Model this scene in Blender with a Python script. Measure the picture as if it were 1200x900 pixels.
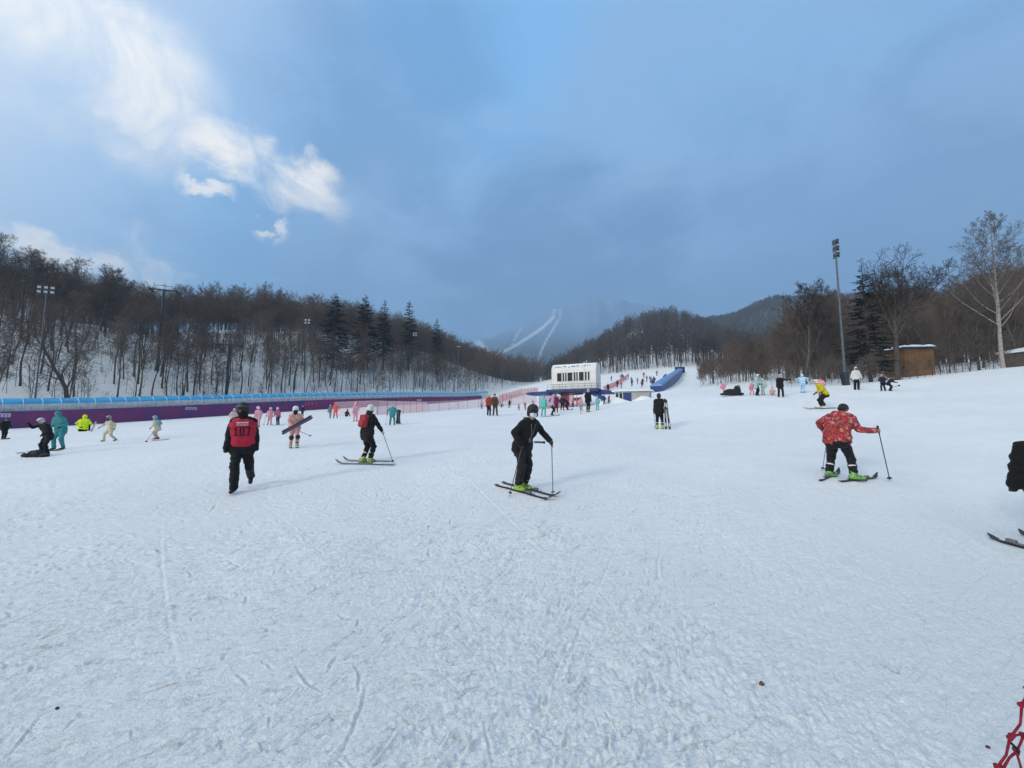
import bpy, bmesh, math, random
import numpy as np
from mathutils import Vector, Matrix, noise as mnoise
from mathutils.bvhtree import BVHTree

R = math.radians
SC = bpy.context.scene
COL = SC.collection
for _o in list(bpy.data.objects):
    bpy.data.objects.remove(_o)

# ------------------------------------------------------------------ camera
PITCH, FPX = R(5.0), 450.0            # focal length in pixels of a 1200 px wide frame
cam_d = bpy.data.cameras.new('camera')
cam_d.sensor_width = 36.0
cam_d.lens = 36.0 * FPX / 1200.0
cam_d.clip_start, cam_d.clip_end = 0.05, 6000
cam = bpy.data.objects.new('camera', cam_d)
COL.objects.link(cam)
cam.location = (0, 0, 0)
cam.rotation_euler = (R(90) + PITCH, 0, 0)
SC.camera = cam

# ------------------------------------------------------------------ light
SUN_EL, SUN_AZ = 22.0, 228.0          # azimuth clockwise from +Y: behind the camera, to the left
SKY_STRENGTH, SUN_STRENGTH = 0.10, 2.0
HAZE_DENSITY = 0.00048
SC.view_settings.view_transform = 'Standard'
SC.view_settings.look = 'None'
SC.view_settings.exposure = 0.12
SC.view_settings.gamma = 1.0
SC.view_settings.use_curve_mapping = False
SC.cycles.use_denoising = True
SC.cycles.max_bounces = 6
SC.cycles.diffuse_bounces = 3
SC.cycles.transparent_max_bounces = 12
SC.cycles.volume_bounces = 0
SC.cycles.sample_clamp_indirect = 4.0
try:
    SC.cycles.denoiser = 'OPENIMAGEDENOISE'
    SC.cycles.denoising_input_passes = 'RGB_ALBEDO_NORMAL'
    SC.cycles.denoising_prefilter = 'NONE'
except Exception:
    pass

CT, ST = math.cos(PITCH), math.sin(PITCH)

def ray(u, v):
    a, b = (u - 600) / FPX, (450 - v) / FPX
    return Vector((a, CT - b * ST, ST + b * CT))      # times depth = point

def P3(u, v, d):
    return ray(u, v) * d

sun_d = bpy.data.lights.new('sun', 'SUN')
sun_d.energy, sun_d.angle, sun_d.color = SUN_STRENGTH, R(11), (1.0, 0.93, 0.84)
sun = bpy.data.objects.new('sun', sun_d)
COL.objects.link(sun)
_sd = Vector((math.sin(R(SUN_AZ)) * math.cos(R(SUN_EL)), math.cos(R(SUN_AZ)) * math.cos(R(SUN_EL)), math.sin(R(SUN_EL))))
SUN_DIR = _sd
sun.rotation_euler = _sd.to_track_quat('Z', 'Y').to_euler()
sun.location = (-20, -30, 40)

# ------------------------------------------------------------------ sky with clouds
W = bpy.data.worlds.new('World')
SC.world = W
W.use_nodes = True
NT = W.node_tree
NT.nodes.clear()

class NB:
    """small helper to write node maths"""
    def __init__(s, nt): s.nt = nt
    def n(s, t, **kw):
        o = s.nt.nodes.new(t)
        for k, v in kw.items(): setattr(o, k, v)
        return o
    def link(s, a, b): s.nt.links.new(a, b)
    def put(s, sock, v):
        if isinstance(v, bpy.types.NodeSocket): s.link(v, sock)
        else: sock.default_value = v
    def m(s, op, a, b=None, c=None, clamp=False):
        o = s.n('ShaderNodeMath', operation=op, use_clamp=clamp)
        s.put(o.inputs[0], a)
        if b is not None: s.put(o.inputs[1], b)
        if c is not None: s.put(o.inputs[2], c)
        return o.outputs[0]
    def vm(s, op, a, b=None):
        o = s.n('ShaderNodeVectorMath', operation=op)
        s.put(o.inputs[0], a)
        if b is not None: s.put(o.inputs[1], b)
        return o.outputs['Value'] if op in ('DOT_PRODUCT', 'LENGTH', 'DISTANCE') else o.outputs[0]
    def ss(s, x, lo, hi):
        o = s.n('ShaderNodeMapRange', interpolation_type='SMOOTHSTEP')
        s.put(o.inputs[0], x)
        o.inputs[1].default_value, o.inputs[2].default_value = lo, hi
        o.inputs[3].default_value, o.inputs[4].default_value = 0.0, 1.0
        return o.outputs[0]
    def mr(s, x, lo, hi, a, b):
        o = s.n('ShaderNodeMapRange')
        s.put(o.inputs[0], x)
        for i, q in enumerate((lo, hi, a, b)): o.inputs[i + 1].default_value = q
        return o.outputs[0]
    def mix(s, f, a, b):
        o = s.n('ShaderNodeMix', data_type='RGBA')
        s.put(o.inputs[0], f)
        for k, q in ((6, a), (7, b)):
            if isinstance(q, bpy.types.NodeSocket): s.link(q, o.inputs[k])
            else: o.inputs[k].default_value = (*q[:3], 1)
        return o.outputs[2]
    def noise(s, vec, scale, detail=4, rough=0.5, dist=0.0):
        o = s.n('ShaderNodeTexNoise')
        if vec is not None: s.link(vec, o.inputs['Vector'])
        o.inputs['Scale'].default_value = scale
        o.inputs['Detail'].default_value = detail
        o.inputs['Roughness'].default_value = rough
        o.inputs['Distortion'].default_value = dist
        return o.outputs[0]

b = NB(NT)
tc = b.n('ShaderNodeTexCoord')
D = b.vm('NORMALIZE', tc.outputs['Generated'])
sky = b.n('ShaderNodeTexSky', sky_type='NISHITA')
sky.sun_disc = False
sky.sun_elevation, sky.sun_rotation = R(SUN_EL), R(SUN_AZ)
sky.air_density, sky.dust_density, sky.ozone_density = 1.0, 1.2, 1.5
sep = b.n('ShaderNodeSeparateXYZ')
b.link(D, sep.inputs[0])
zc = b.m('MAXIMUM', sep.outputs[2], 0.0)
# cloud deck seen in perspective: direction divided by its height
zz = b.m('ADD', zc, 0.22)
pv = b.n('ShaderNodeCombineXYZ')
b.link(b.m('DIVIDE', sep.outputs[0], zz), pv.inputs[0])
b.link(b.m('DIVIDE', sep.outputs[1], zz), pv.inputs[1])
PV = pv.outputs[0]
n_big = b.noise(PV, 0.9, 5, 0.55, 0.3)
n_mid = b.noise(PV, 2.6, 6, 0.6, 0.5)
n_fin = b.noise(D, 9.0, 6, 0.6, 0.3)

def dirv(u, v): return tuple(ray(u, v).normalized())
def blob(u, v, r0, r1):
    """1 inside r0 (radians from the direction), 0 beyond r1"""
    d = b.vm('DOT_PRODUCT', D, dirv(u, v))
    d = b.m('ADD', d, b.m('MULTIPLY', b.m('SUBTRACT', n_mid, 0.5), 0.16))
    return b.ss(d, math.cos(r1), math.cos(r0))

# slate cloud cover everywhere but the torn gaps on the left and at the top
gap1 = b.m('MULTIPLY', blob(90, 215, 0.20, 0.40), 1.0)
gap2 = b.m('MULTIPLY', blob(552, -5, 0.03, 0.33), 1.0)
gap3 = b.m('MULTIPLY', blob(300, 30, 0.02, 0.3), 0.35)
gaps = b.m('MAXIMUM', b.m('MAXIMUM', gap1, gap2), gap3)
cover = b.m('SUBTRACT', 1.0, gaps, clamp=True)
elev = sep.outputs[2]
K = 10.0                                  # cloud radiances are written in picture units; strength is 0.1
def col(r, g, bb): return (r * K, g * K, bb * K)
slate = b.mix(b.ss(elev, 0.02, 0.62), col(.155, .325, .615), col(.262, .490, .825))
slate = b.mix(b.m('MULTIPLY', b.ss(n_big, .40, .66), .55), slate, col(.300, .480, .730))
slate = b.mix(b.m('MULTIPLY', b.ss(n_mid, .46, .70), .50), slate, col(.185, .380, .690))
clear = b.mix(b.ss(elev, 0.02, 0.6), col(.265, .565, .980), col(.240, .550, .990))
clear = b.mix(0.10, clear, sky.outputs[0])
skyc = b.mix(cover, clear, slate)
# darker bellies of cloud
dk1 = b.m('MULTIPLY', blob(300, 335, .02, .30), .35)
dk2 = b.m('MULTIPLY', blob(650, 355, .03, .42), .85)
dk3 = b.m('MULTIPLY', blob(450, 80, .0, .30), .50)
dk4 = b.m('MULTIPLY', blob(1000, 330, .02, .40), .40)
skyc = b.mix(b.m('MAXIMUM', b.m('MAXIMUM', dk1, dk2), b.m('MAXIMUM', dk3, dk4)), skyc, col(.140, .305, .570))

# sun-lit white streak from the upper left down to the middle left
def streak(ua, va, ub, vb, wid, endpad, seedscale, thr0, thr1):
    A, Bv = ray(ua, va).normalized(), ray(ub, vb).normalized()
    nrm = A.cross(Bv).normalized()
    mid = (A + Bv).normalized()
    half = A.angle(mid)
    off = b.m('ADD', b.vm('DOT_PRODUCT', D, tuple(nrm)), b.m('MULTIPLY', b.m('SUBTRACT', n_mid, .5), .20))
    off = b.m('ABSOLUTE', b.m('ADD', off, b.m('MULTIPLY', b.m('SUBTRACT', n_fin, .5), .17)))
    across = b.m('SUBTRACT', 1.0, b.ss(off, wid * .25, wid))
    along = b.ss(b.vm('DOT_PRODUCT', D, tuple(mid)), math.cos(half + endpad), math.cos(half * .65))
    tex = b.ss(b.noise(D, seedscale, 7, .62, .6), thr0, thr1)
    return b.m('MULTIPLY', b.m('MULTIPLY', across, along), tex)

s1 = streak(20, 30, 190, 120, .150, .11, 4.0, .30, .59)
s2 = streak(225, 135, 380, 250, .075, .06, 5.0, .30, .66)
s3 = streak(222, 205, 258, 226, .022, .03, 9.0, .30, .5)
s4 = streak(20, 290, 130, 322, .05, .06, 6.0, .30, .55)
s5 = streak(150, 282, 200, 330, .05, .05, 7.0, .42, .62)
s7 = streak(300, 262, 330, 267, .012, .02, 14.0, .35, .5)
halo = b.m('MULTIPLY', streak(10, 10, 420, 260, .26, .10, 2.2, .35, .72), .13)
skyc = b.mix(halo, skyc, col(.56, .68, .82))
wh = b.m('MAXIMUM', s1, b.m('MULTIPLY', s2, .95))
for q, k in ((s3, .8), (s4, .75), (s5, .45), (s7, .7)):
    wh = b.m('MAXIMUM', wh, b.m('MULTIPLY', q, k))
skyc = b.mix(b.m('MULTIPLY', wh, .95), skyc, col(1.16, 1.12, 1.05))
# glow added to the unseen sky round the veiled sun and overhead, brightening the snow
back = b.ss(b.vm('DOT_PRODUCT', D, tuple(SUN_DIR)), .0, .95)
skyc = b.mix(b.m('MULTIPLY', back, .9), skyc, col(1.55, 1.50, 1.37))
zen = b.ss(elev, .74, .95)
skyc = b.mix(b.m('MULTIPLY', zen, .75), skyc, col(.72, .84, .95))
bg = b.n('ShaderNodeBackground')
b.link(skyc, bg.inputs[0])
bg.inputs[1].default_value = SKY_STRENGTH
wo = b.n('ShaderNodeOutputWorld')
b.link(bg.outputs[0], wo.inputs[0])

# ------------------------------------------------------------------ tags and mesh helpers
def tag(o, label=None, cat=None, group=None, kind=None):
    if label: o['label'] = label
    if cat: o['category'] = cat
    if group: o['group'] = group
    if kind: o['kind'] = kind
    return o

def link(o, parent=None):
    COL.objects.link(o)
    if parent is not None: o.parent = parent
    return o

def empty(name, loc=(0, 0, 0), rz=0.0):
    o = bpy.data.objects.new(name, None)
    o.location, o.rotation_euler = loc, (0, 0, rz)
    o.empty_display_size = .2
    return link(o)

def np_mesh(name, V, quads=None, tris=None, mats=None, smooth=False):
    me = bpy.data.meshes.new(name)
    V = np.asarray(V, dtype=np.float32)
    nq = 0 if quads is None else len(quads)
    nt = 0 if tris is None else len(tris)
    me.vertices.add(len(V))
    me.vertices.foreach_set('co', V.ravel())
    me.loops.add(nq * 4 + nt * 3)
    me.polygons.add(nq + nt)
    li = []
    if nq: li.append(np.asarray(quads, dtype=np.int32).ravel())
    if nt: li.append(np.asarray(tris, dtype=np.int32).ravel())
    me.loops.foreach_set('vertex_index', np.concatenate(li))
    st = np.concatenate([np.arange(nq) * 4, nq * 4 + np.arange(nt) * 3]).astype(np.int32)
    me.polygons.foreach_set('loop_start', st)
    if smooth: me.polygons.foreach_set('use_smooth', np.ones(nq + nt, dtype=bool))
    me.update(calc_edges=True)
    for m in (mats or []): me.materials.append(m)
    return me

class MB:
    """collects shapes into one mesh"""
    def __init__(s): s.v, s.f, s.n = [], [], 0
    def add(s, V, F):
        s.v.append(np.asarray(V, dtype=float).reshape(-1, 3))
        s.f += [tuple(i + s.n for i in f) for f in F]
        s.n += len(s.v[-1])
        return s
    def box(s, c, size, M=None, bev=0.0):
        x, y, z = (q / 2 for q in size)
        if bev:
            bm = bmesh.new()
            bmesh.ops.create_cube(bm, size=1)
            bmesh.ops.scale(bm, vec=size, verts=bm.verts)
            bmesh.ops.bevel(bm, geom=bm.edges[:], offset=bev, segments=2, affect='EDGES', profile=.6)
            bm.verts.index_update()
            V = np.array([v.co[:] for v in bm.verts])
            F = [tuple(v.index for v in f.verts) for f in bm.faces]
            bm.free()
        else:
            V = np.array([(i, j, k) for i in (-x, x) for j in (-y, y) for k in (-z, z)])
            F = [(0, 1, 3, 2), (4, 6, 7, 5), (0, 4, 5, 1), (2, 3, 7, 6), (0, 2, 6, 4), (1, 5, 7, 3)]
        if M is not None: V = V @ np.array(M.to_3x3()).T
        return s.add(V + np.array(c), F)
    def tube(s, pts, rad, sides=8, cap=True):
        pts = np.asarray(pts, dtype=float)
        n = len(pts)
        rad = np.full(n, rad, dtype=float) if np.isscalar(rad) else np.asarray(rad, dtype=float)
        T = np.gradient(pts, axis=0)
        T /= np.linalg.norm(T, axis=1)[:, None] + 1e-12
        up = np.array((0, 0, 1.0)) if abs(T[0][2]) < .9 else np.array((1.0, 0, 0))
        V = []
        X = np.cross(up, T[0]); X /= np.linalg.norm(X) + 1e-12
        for i in range(n):
            X = X - T[i] * X.dot(T[i]); X /= np.linalg.norm(X) + 1e-12
            Y = np.cross(T[i], X)
            a = np.arange(sides) * 2 * math.pi / sides
            V.append(pts[i] + rad[i] * (np.cos(a)[:, None] * X + np.sin(a)[:, None] * Y))
        F = []
        for i in range(n - 1):
            for k in range(sides):
                q = (k + 1) % sides
                F.append((i * sides + k, i * sides + q, (i + 1) * sides + q, (i + 1) * sides + k))
        if cap:
            F.append(tuple(range(sides - 1, -1, -1)))
            F.append(tuple((n - 1) * sides + k for k in range(sides)))
        return s.add(np.concatenate(V), F)
    def capsule(s, a, c, ra, rc, sides=12, rings=4):
        a, c = np.asarray(a, float), np.asarray(c, float)
        ax = c - a
        L = np.linalg.norm(ax)
        ax = ax / L if L > 1e-6 else np.array((0, 0, 1.0))
        pts, rad = [], []
        for i in range(rings + 1):
            t = math.pi / 2 * (1 - i / rings)
            pts.append(a - ax * ra * math.sin(t)); rad.append(max(ra * math.cos(t), ra * .02))
        for i in range(rings + 1):
            t = math.pi / 2 * i / rings
            pts.append(c + ax * rc * math.sin(t)); rad.append(max(rc * math.cos(t), rc * .02))
        pts = np.array(pts)
        up = np.array((0, 0, 1.0)) if abs(ax[2]) < .9 else np.array((1.0, 0, 0))
        X = np.cross(up, ax); X /= np.linalg.norm(X)
        Y = np.cross(ax, X)
        an = np.arange(sides) * 2 * math.pi / sides
        ring = np.cos(an)[:, None] * X + np.sin(an)[:, None] * Y
        V = np.concatenate([p + r * ring for p, r in zip(pts, rad)])
        n = len(pts)
        F = [(i * sides + k, i * sides + (k + 1) % sides, (i + 1) * sides + (k + 1) % sides, (i + 1) * sides + k) for i in range(n - 1) for k in range(sides)]
        F.append(tuple(range(sides - 1, -1, -1)))
        F.append(tuple((n - 1) * sides + k for k in range(sides)))
        return s.add(V, F)
    def ellipsoid(s, c, r, M=None, seg=14, rings=9):
        V, F = [], []
        for i in range(rings + 1):
            t = math.pi * i / rings
            for k in range(seg):
                p = 2 * math.pi * k / seg
                st = max(math.sin(t), .01)
                V.append((r[0] * st * math.cos(p), r[1] * st * math.sin(p), r[2] * math.cos(t)))
        for i in range(rings):
            for k in range(seg):
                q = (k + 1) % seg
                F.append((i * seg + k, (i + 1) * seg + k, (i + 1) * seg + q, i * seg + q))
        F.append(tuple(range(seg)))
        F.append(tuple(rings * seg + k for k in range(seg - 1, -1, -1)))
        V = np.array(V)
        if M is not None: V = V @ np.array(M.to_3x3()).T
        return s.add(V + np.array(c), F)
    def prism(s, poly, axis_a, axis_b, origin, ext):
        """poly (2-D) spanned by two axes at origin, pushed along ext"""
        o, A, B, E = (np.asarray(q, float) for q in (origin, axis_a, axis_b, ext))
        n = len(poly)
        base = np.array([o + A * p[0] + B * p[1] for p in poly])
        V = np.concatenate([base, base + E])
        F = [tuple(range(n - 1, -1, -1)), tuple(range(n, 2 * n))]
        F += [(i, (i + 1) % n, n + (i + 1) % n, n + i) for i in range(n)]
        return s.add(V, F)
    def mesh(s, name, mat=None, smooth=False):
        me = bpy.data.meshes.new(name)
        me.from_pydata(np.concatenate(s.v).tolist(), [], s.f)
        if mat: me.materials.append(mat)
        if smooth: me.polygons.foreach_set('use_smooth', [True] * len(me.polygons))
        bm = bmesh.new(); bm.from_mesh(me)
        bmesh.ops.recalc_face_normals(bm, faces=bm.faces[:])
        bm.to_mesh(me); bm.free()
        return me
    def build(s, name, mat=None, parent=None, smooth=False, loc=None):
        o = bpy.data.objects.new(name, s.mesh(name, mat, smooth))
        if loc is not None: o.location = loc
        return link(o, parent)

def copy_tree(o, parent=None):
    c = o.copy()
    COL.objects.link(c)
    if parent is not None: c.parent = parent
    for ch in [q for q in o.children]: copy_tree(ch, c)
    return c

# ------------------------------------------------------------------ materials
MATS = {}
def mat(name, rgb, rough=.7, metal=0.0, var=0.12, vscale=8.0, bump=0.0, bscale=40.0, spec=.3, sheen=0.0):
    """a Principled material whose colour wavers a little and whose surface has a fine relief"""
    if name in MATS: return MATS[name]
    m = bpy.data.materials.new(name)
    m.use_nodes = True
    q = NB(m.node_tree)
    p = m.node_tree.nodes['Principled BSDF']
    t = q.n('ShaderNodeTexCoord')
    f = q.noise(t.outputs['Object'], vscale, 4, .6)
    lo = tuple(max(0, c * (1 - var)) for c in rgb); hi = tuple(min(1, c * (1 + var)) for c in rgb)
    q.link(q.mix(q.ss(f, .3, .7), lo, hi), p.inputs['Base Color'])
    p.inputs['Roughness'].default_value = rough
    p.inputs['Metallic'].default_value = metal
    p.inputs['Specular IOR Level'].default_value = spec
    if sheen: p.inputs['Sheen Weight'].default_value = sheen
    if bump:
        bn = q.n('ShaderNodeBump')
        bn.inputs['Strength'].default_value = bump
        bn.inputs['Distance'].default_value = .02
        q.link(q.noise(t.outputs['Object'], bscale, 4, .6), bn.inputs['Height'])
        q.link(bn.outputs[0], p.inputs['Normal'])
    MATS[name] = m
    return m

def cloth(rgb):
    n = 'fabric_%02x%02x%02x' % tuple(int(max(0, min(1, c)) * 255) for c in rgb)
    return mat(n, rgb, rough=.8, var=.18, vscale=9, bump=.7, bscale=16, spec=.25, sheen=.06)
# ------------------------------------------------------------------ terrain
# (u, v, depth): measured spots of the snow, turned into points and joined by a thin plate
ANCH = [(600, 960, 1.62), (300, 960, 1.62), (900, 960, 1.66), (0, 900, 1.93), (1200, 900, 1.97), (600, 700, 3.55),
        (200, 700, 3.5), (1000, 700, 3.65), (0, 640, 4.9), (1190, 640, 4.85),
        (285, 577, 7.36), (615, 574, 6.9), (985, 565, 7.6), (428, 545, 9.6), (345, 526, 11.9), (775, 503, 18.0),
        (67, 527, 15.8), (128, 518, 17.4), (184, 515, 18.0), (637, 487, 30), (690, 483, 29), (575, 487, 30),
        (1003, 457, 28.5), (965, 479, 20.5), (914, 465, 26.5), (860, 464, 27.5), (1040, 458, 28), (460, 498, 24),
        (395, 489, 33), (320, 497, 27), (0, 502, 45), (230, 489, 61), (440, 476, 95), (575, 468, 140),
        (680, 474, 58), (740, 472, 50), (760, 457, 75), (795, 434, 128), (840, 438, 118), (870, 452, 42), (600, 458, 150),
        (620, 462, 90), (1200, 443, 24), (1120, 442, 29), (1060, 447, 31), (1200, 430, 31), (1130, 434, 35.5), (1062, 446, 39),
        (1000, 452, 41), (930, 448, 46), (900, 444, 60), (1130, 436, 46), (1200, 432, 46), (1000, 446, 62), (1200, 425, 80)]
_pts = [P3(*a) for a in ANCH]
EXTRA = [(0, 0, -1.80), (0, -12, -2.7), (-20, 0, -2.3), (20, 0, -1.2), (40, -5, .3), (-50, 5, -2.6), (-80, 20, -2), (0, -60, -5), (90, 20, 8), (75, 60, 9),
         (-90, -40, -5), (90, -40, 2), (-70, 110, 6), (30, 170, 17), (80, 140, 18), (-30, 190, 13)]
_A = np.array([p[:] for p in _pts] + EXTRA)
def _phi(r2): return np.where(r2 > 1e-9, .5 * r2 * np.log(r2 + 1e-12), 0)
_n = len(_A)
_dx = _A[:, None, :2] - _A[None, :, :2]
_Km = _phi((_dx ** 2).sum(-1)) + np.eye(_n) * np.where(np.hypot(_A[:, 0], _A[:, 1]) < 40, 1.5, 30.0)
_Pm = np.concatenate([np.ones((_n, 1)), _A[:, :2]], 1)
_L = np.block([[_Km, _Pm], [_Pm.T, np.zeros((3, 3))]])
_sol = np.linalg.solve(_L, np.concatenate([_A[:, 2], np.zeros(3)]))

def sstep(x, a, c):
    t = np.clip((x - a) / (c - a), 0, 1)
    return t * t * (3 - 2 * t)

TUN_A, TUN_B = np.array((-60.0, 45.0)), np.array((-9.5, 141.0))    # the covered conveyor's line
_td = (TUN_B - TUN_A) / np.linalg.norm(TUN_B - TUN_A)
_tn = np.array((-_td[1], _td[0]))
def hill_st(x, y):
    return (x - TUN_A[0]) * _td[0] + (y - TUN_A[1]) * _td[1], (x - TUN_A[0]) * _tn[0] + (y - TUN_A[1]) * _tn[1]

_rs = np.random.RandomState(5)
_tab = _rs.rand(256, 256)
def vnoise(x, y):
    xi, yi = np.floor(x).astype(int), np.floor(y).astype(int)
    fx, fy = x - xi, y - yi
    fx, fy = fx * fx * (3 - 2 * fx), fy * fy * (3 - 2 * fy)
    t = lambda i, j: _tab[i & 255, j & 255]
    return (t(xi, yi) * (1 - fx) + t(xi + 1, yi) * fx) * (1 - fy) + (t(xi, yi + 1) * (1 - fx) + t(xi + 1, yi + 1) * fx) * fy

HX = np.array([-260, -120, -40, 0, 15, 44, 73, 103, 139, 158, 190, 260, 380, 600.])
HA = np.array([10, 4, 0, 0, 2, 11, 25, 42, 49, 43, 28, 15, 14, 14.])
H2X = np.array([-500, 100, 250, 331, 404, 455, 520, 620, 900.])
H2A = np.array([0, 28, 56, 82, 104, 122, 134, 128, 95.])

def height(x, y, fine=True):
    x, y = np.atleast_1d(np.asarray(x, float)), np.atleast_1d(np.asarray(y, float))
    r = np.hypot(x, y)
    k = np.minimum(1.0, 175.0 / np.maximum(r, 1e-6))
    cx, cy = x * k, y * k
    z = np.zeros_like(x)
    for i in range(_n):
        z += _sol[i] * _phi((cx - _A[i, 0]) ** 2 + (cy - _A[i, 1]) ** 2)
    z += _sol[_n] + _sol[_n + 1] * cx + _sol[_n + 2] * cy
    z = np.where(y < -5, np.clip(z, -8, 8), z)
    z += np.maximum(0, r - 175) * .06 * sstep(y, -100, 200)
    s, t = hill_st(x, y)
    Hs = np.interp(s, [-120, -40, 0, 20, 30, 45, 56, 70, 86, 107, 135, 163, 185, 203, 230], [16, 16, 18, 18, 15.5, 19, 20.5, 22.5, 24, 25, 21.5, 14, 5, -2, -3])
    up = sstep(t, 3.5, 58) * .9 + .1 * sstep(t, 3.5, 14)
    z += Hs * up * (1 - .5 * sstep(t, 75, 190)) * (1 + .10 * (vnoise(x / 14 + 9, y / 14) - .5) * sstep(t, 8, 20))
    # knoll of ploughed snow behind the conveyor
    z += 1.7 * np.exp(-(((s - 83) / 11) ** 2 + ((t - 7) / 4) ** 2))
    A1 = np.interp(x / np.maximum(y, 1) * 330, HX, HA)
    z += A1 * sstep(y, 135, 330) * (1 - .65 * sstep(y, 345, 520)) * (1 + .12 * (vnoise(x / 40, y / 40) - .5))
    A2 = np.interp(x / np.maximum(y, 1) * 650, H2X, H2A)
    z += A2 * sstep(y, 400, 650) * (1 - .6 * sstep(y, 670, 900)) * (1 + .16 * (vnoise(x / 60 + 40, y / 60) - .5))
    if fine:
        near = np.clip((r - .3) / 1.0, 0, 1)
        z += near * .10 * (vnoise(x / 3.1 + 3, y / 4.2) - .5) * np.clip(1.2 - r / 60, .2, 1)
        far = 1 - sstep(r, 9, 16)
        # chopped-up, skied-out snow: ridges drawn out along the run
        ca, sa = math.cos(R(46)), math.sin(R(46))
        a, c = x * ca - y * sa, x * sa + y * ca
        wa = a + .25 * (vnoise(x * 1.3, y * 1.3) - .5)
        wc = c + .5 * (vnoise(x * 1.1 + 30, y * 1.1) - .5)
        patch = .35 + .9 * sstep(vnoise(x / 1.6 + 7, y / 2.2 + 2), .3, .75)
        patch = 1.0 * patch * (1.0 - .40 * sstep(x, 0, 4))
        z += far * .012 * (vnoise(wa * 4.2, wc * 1.4) - .5) * patch
        n2 = vnoise(wa * 15 + 5, wc * 3.6 + 8)
        z += far * .011 * (sstep(n2, .2, .8) - .5) * patch
        n3 = vnoise(wa * 40 + 9, wc * 13 + 4)
        z += far * .0125 * (n3 - .5) * patch
        z += far * .007 * (vnoise(x * 47, y * 47 + 4) - .5) * patch
        z += np.clip(1 - r / 7, 0, 1) * .010 * (vnoise(wa * 64 + 3, wc * 24 + 6) - .5)
    return z

def gz(x, y): return float(height(x, y, True)[0])

def G(u, v, dmin=1.2, dmax=200.0):
    """where the ray through a spot of the picture meets the snow"""
    q = ray(u, v)
    d = np.concatenate([np.arange(dmin, 12, .05), np.arange(12, 60, .15), np.arange(60, dmax, .5)])
    h = q.z * d - height(q.x * d, q.y * d, False)
    i = np.argmax(h <= 0)
    if h[i] > 0: i = len(d) - 1
    lo, hi = (d[i - 1] if i else d[0]), d[i]
    for _ in range(24):
        mid = (lo + hi) / 2
        if q.z * mid - height(q.x * mid, q.y * mid, False)[0] > 0: lo = mid
        else: hi = mid
    return Vector((q.x * hi, q.y * hi, gz(q.x * hi, q.y * hi))), hi

def GD(u, d):
    """the snow at a given depth under a picture column"""
    x, y = d * (u - 600) / FPX, d * CT
    return Vector((x, y, gz(x, y)))

# one sheet of snow, finest where the camera looks and near its feet
az = np.concatenate([np.arange(-180, -72, 6.0), np.arange(-72, -62, 1.0), np.arange(-62, 62.01, .125), np.arange(63, 73, 1.0), np.arange(73, 180, 6.0)])
az = np.unique(np.round(az, 3))
rr = [0.35]
while rr[-1] < 1700:
    r_ = rr[-1]
    rr.append(r_ * (1.0038 if 1.4 < r_ < 6.5 else 1.0055 if 1.2 < r_ < 11 else 1.012 if r_ < 60 else 1.022 if r_ < 400 else 1.03))
rr = np.array(rr)
AZ, RR = np.meshgrid(np.radians(az), rr)
GX, GY = RR * np.sin(AZ), RR * np.cos(AZ)
GZ = height(GX.ravel(), GY.ravel()).reshape(GX.shape)
na, nr = len(az), len(rr)
V = np.stack([GX, GY, GZ], -1).reshape(-1, 3)
# cuts left by ski edges, boots and poles: short grooves with a raised lip, mostly along the run
_rg = np.random.RandomState(12)
_nr = np.where((np.hypot(V[:, 0], V[:, 1]) < 15) & (V[:, 1] > .3))[0]
_bx, _by = V[_nr, 0], V[_nr, 1]
_ord = np.argsort(_by); _nr, _bx, _by = _nr[_ord], _bx[_ord], _by[_ord]
_add = np.zeros(len(_nr))
for k in range(6500):
    d_ = 1.3 + 11 * _rg.rand() ** 1.25
    cx_, cy_ = _rg.uniform(-1.4, 1.4) * d_, d_
    an_ = R(46 + _rg.normal(0, 13)) if _rg.rand() < .80 else _rg.uniform(0, math.pi)
    L_ = _rg.choice((.10, .16, .25, .45, .9), p=(.44, .34, .16, .045, .015)) * _rg.uniform(.7, 1.4) * (.6 + .13 * d_)
    w_ = _rg.uniform(.0035, .0085) * (.8 + .20 * d_)
    dep = _rg.uniform(.005, .018) * (.8 + .10 * min(d_, 6)) * (1 if abs(an_ - R(46)) < .5 else .6) * max(.0, 1 - max(0, d_ - 7) / 5) * (1.0 if cx_ < .55 * d_ else .35)
    if k < 44:                      # long, shallow ski tracks running across the field
        d_ = 3.2 + 10 * _rg.rand(); cx_, cy_ = _rg.uniform(-1.2, 1.2) * d_, d_
        an_, L_ = R(_rg.choice((48, 62, -35, 20)) + _rg.normal(0, 12)), _rg.uniform(2.0, 6.0)
        w_, dep = _rg.uniform(.008, .013) * (.6 + .10 * d_), _rg.uniform(.004, .0075)
    i0, i1 = np.searchsorted(_by, cy_ - L_), np.searchsorted(_by, cy_ + L_)
    m_ = np.where(np.abs(_bx[i0:i1] - cx_) < L_)[0] + i0
    if not len(m_): continue
    dx_, dy_ = _bx[m_] - cx_, _by[m_] - cy_
    al = dx_ * math.sin(an_) + dy_ * math.cos(an_)
    ac = dx_ * math.cos(an_) - dy_ * math.sin(an_) + .12 * L_ * _rg.normal() * (al / L_) ** 2 + .010 * (vnoise(al * 14 + k, al * 0 + k) - .5)
    fade = np.clip(1 - np.abs(al) / (L_ * .5), 0, 1) ** .5
    _add[m_] += fade * (-dep * np.exp(-(ac / w_) ** 2) + dep * .7 * np.exp(-((ac - 2.1 * w_) / (1.1 * w_)) ** 2) * (.4 + vnoise(al * 30 + k, ac * 30)))
V[_nr, 2] += _add
V = np.concatenate([V, [[0, 0, float(GZ[0].mean())]]])
I = np.arange(nr * na).reshape(nr, na)
J = np.roll(I, -1, axis=1)
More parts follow.
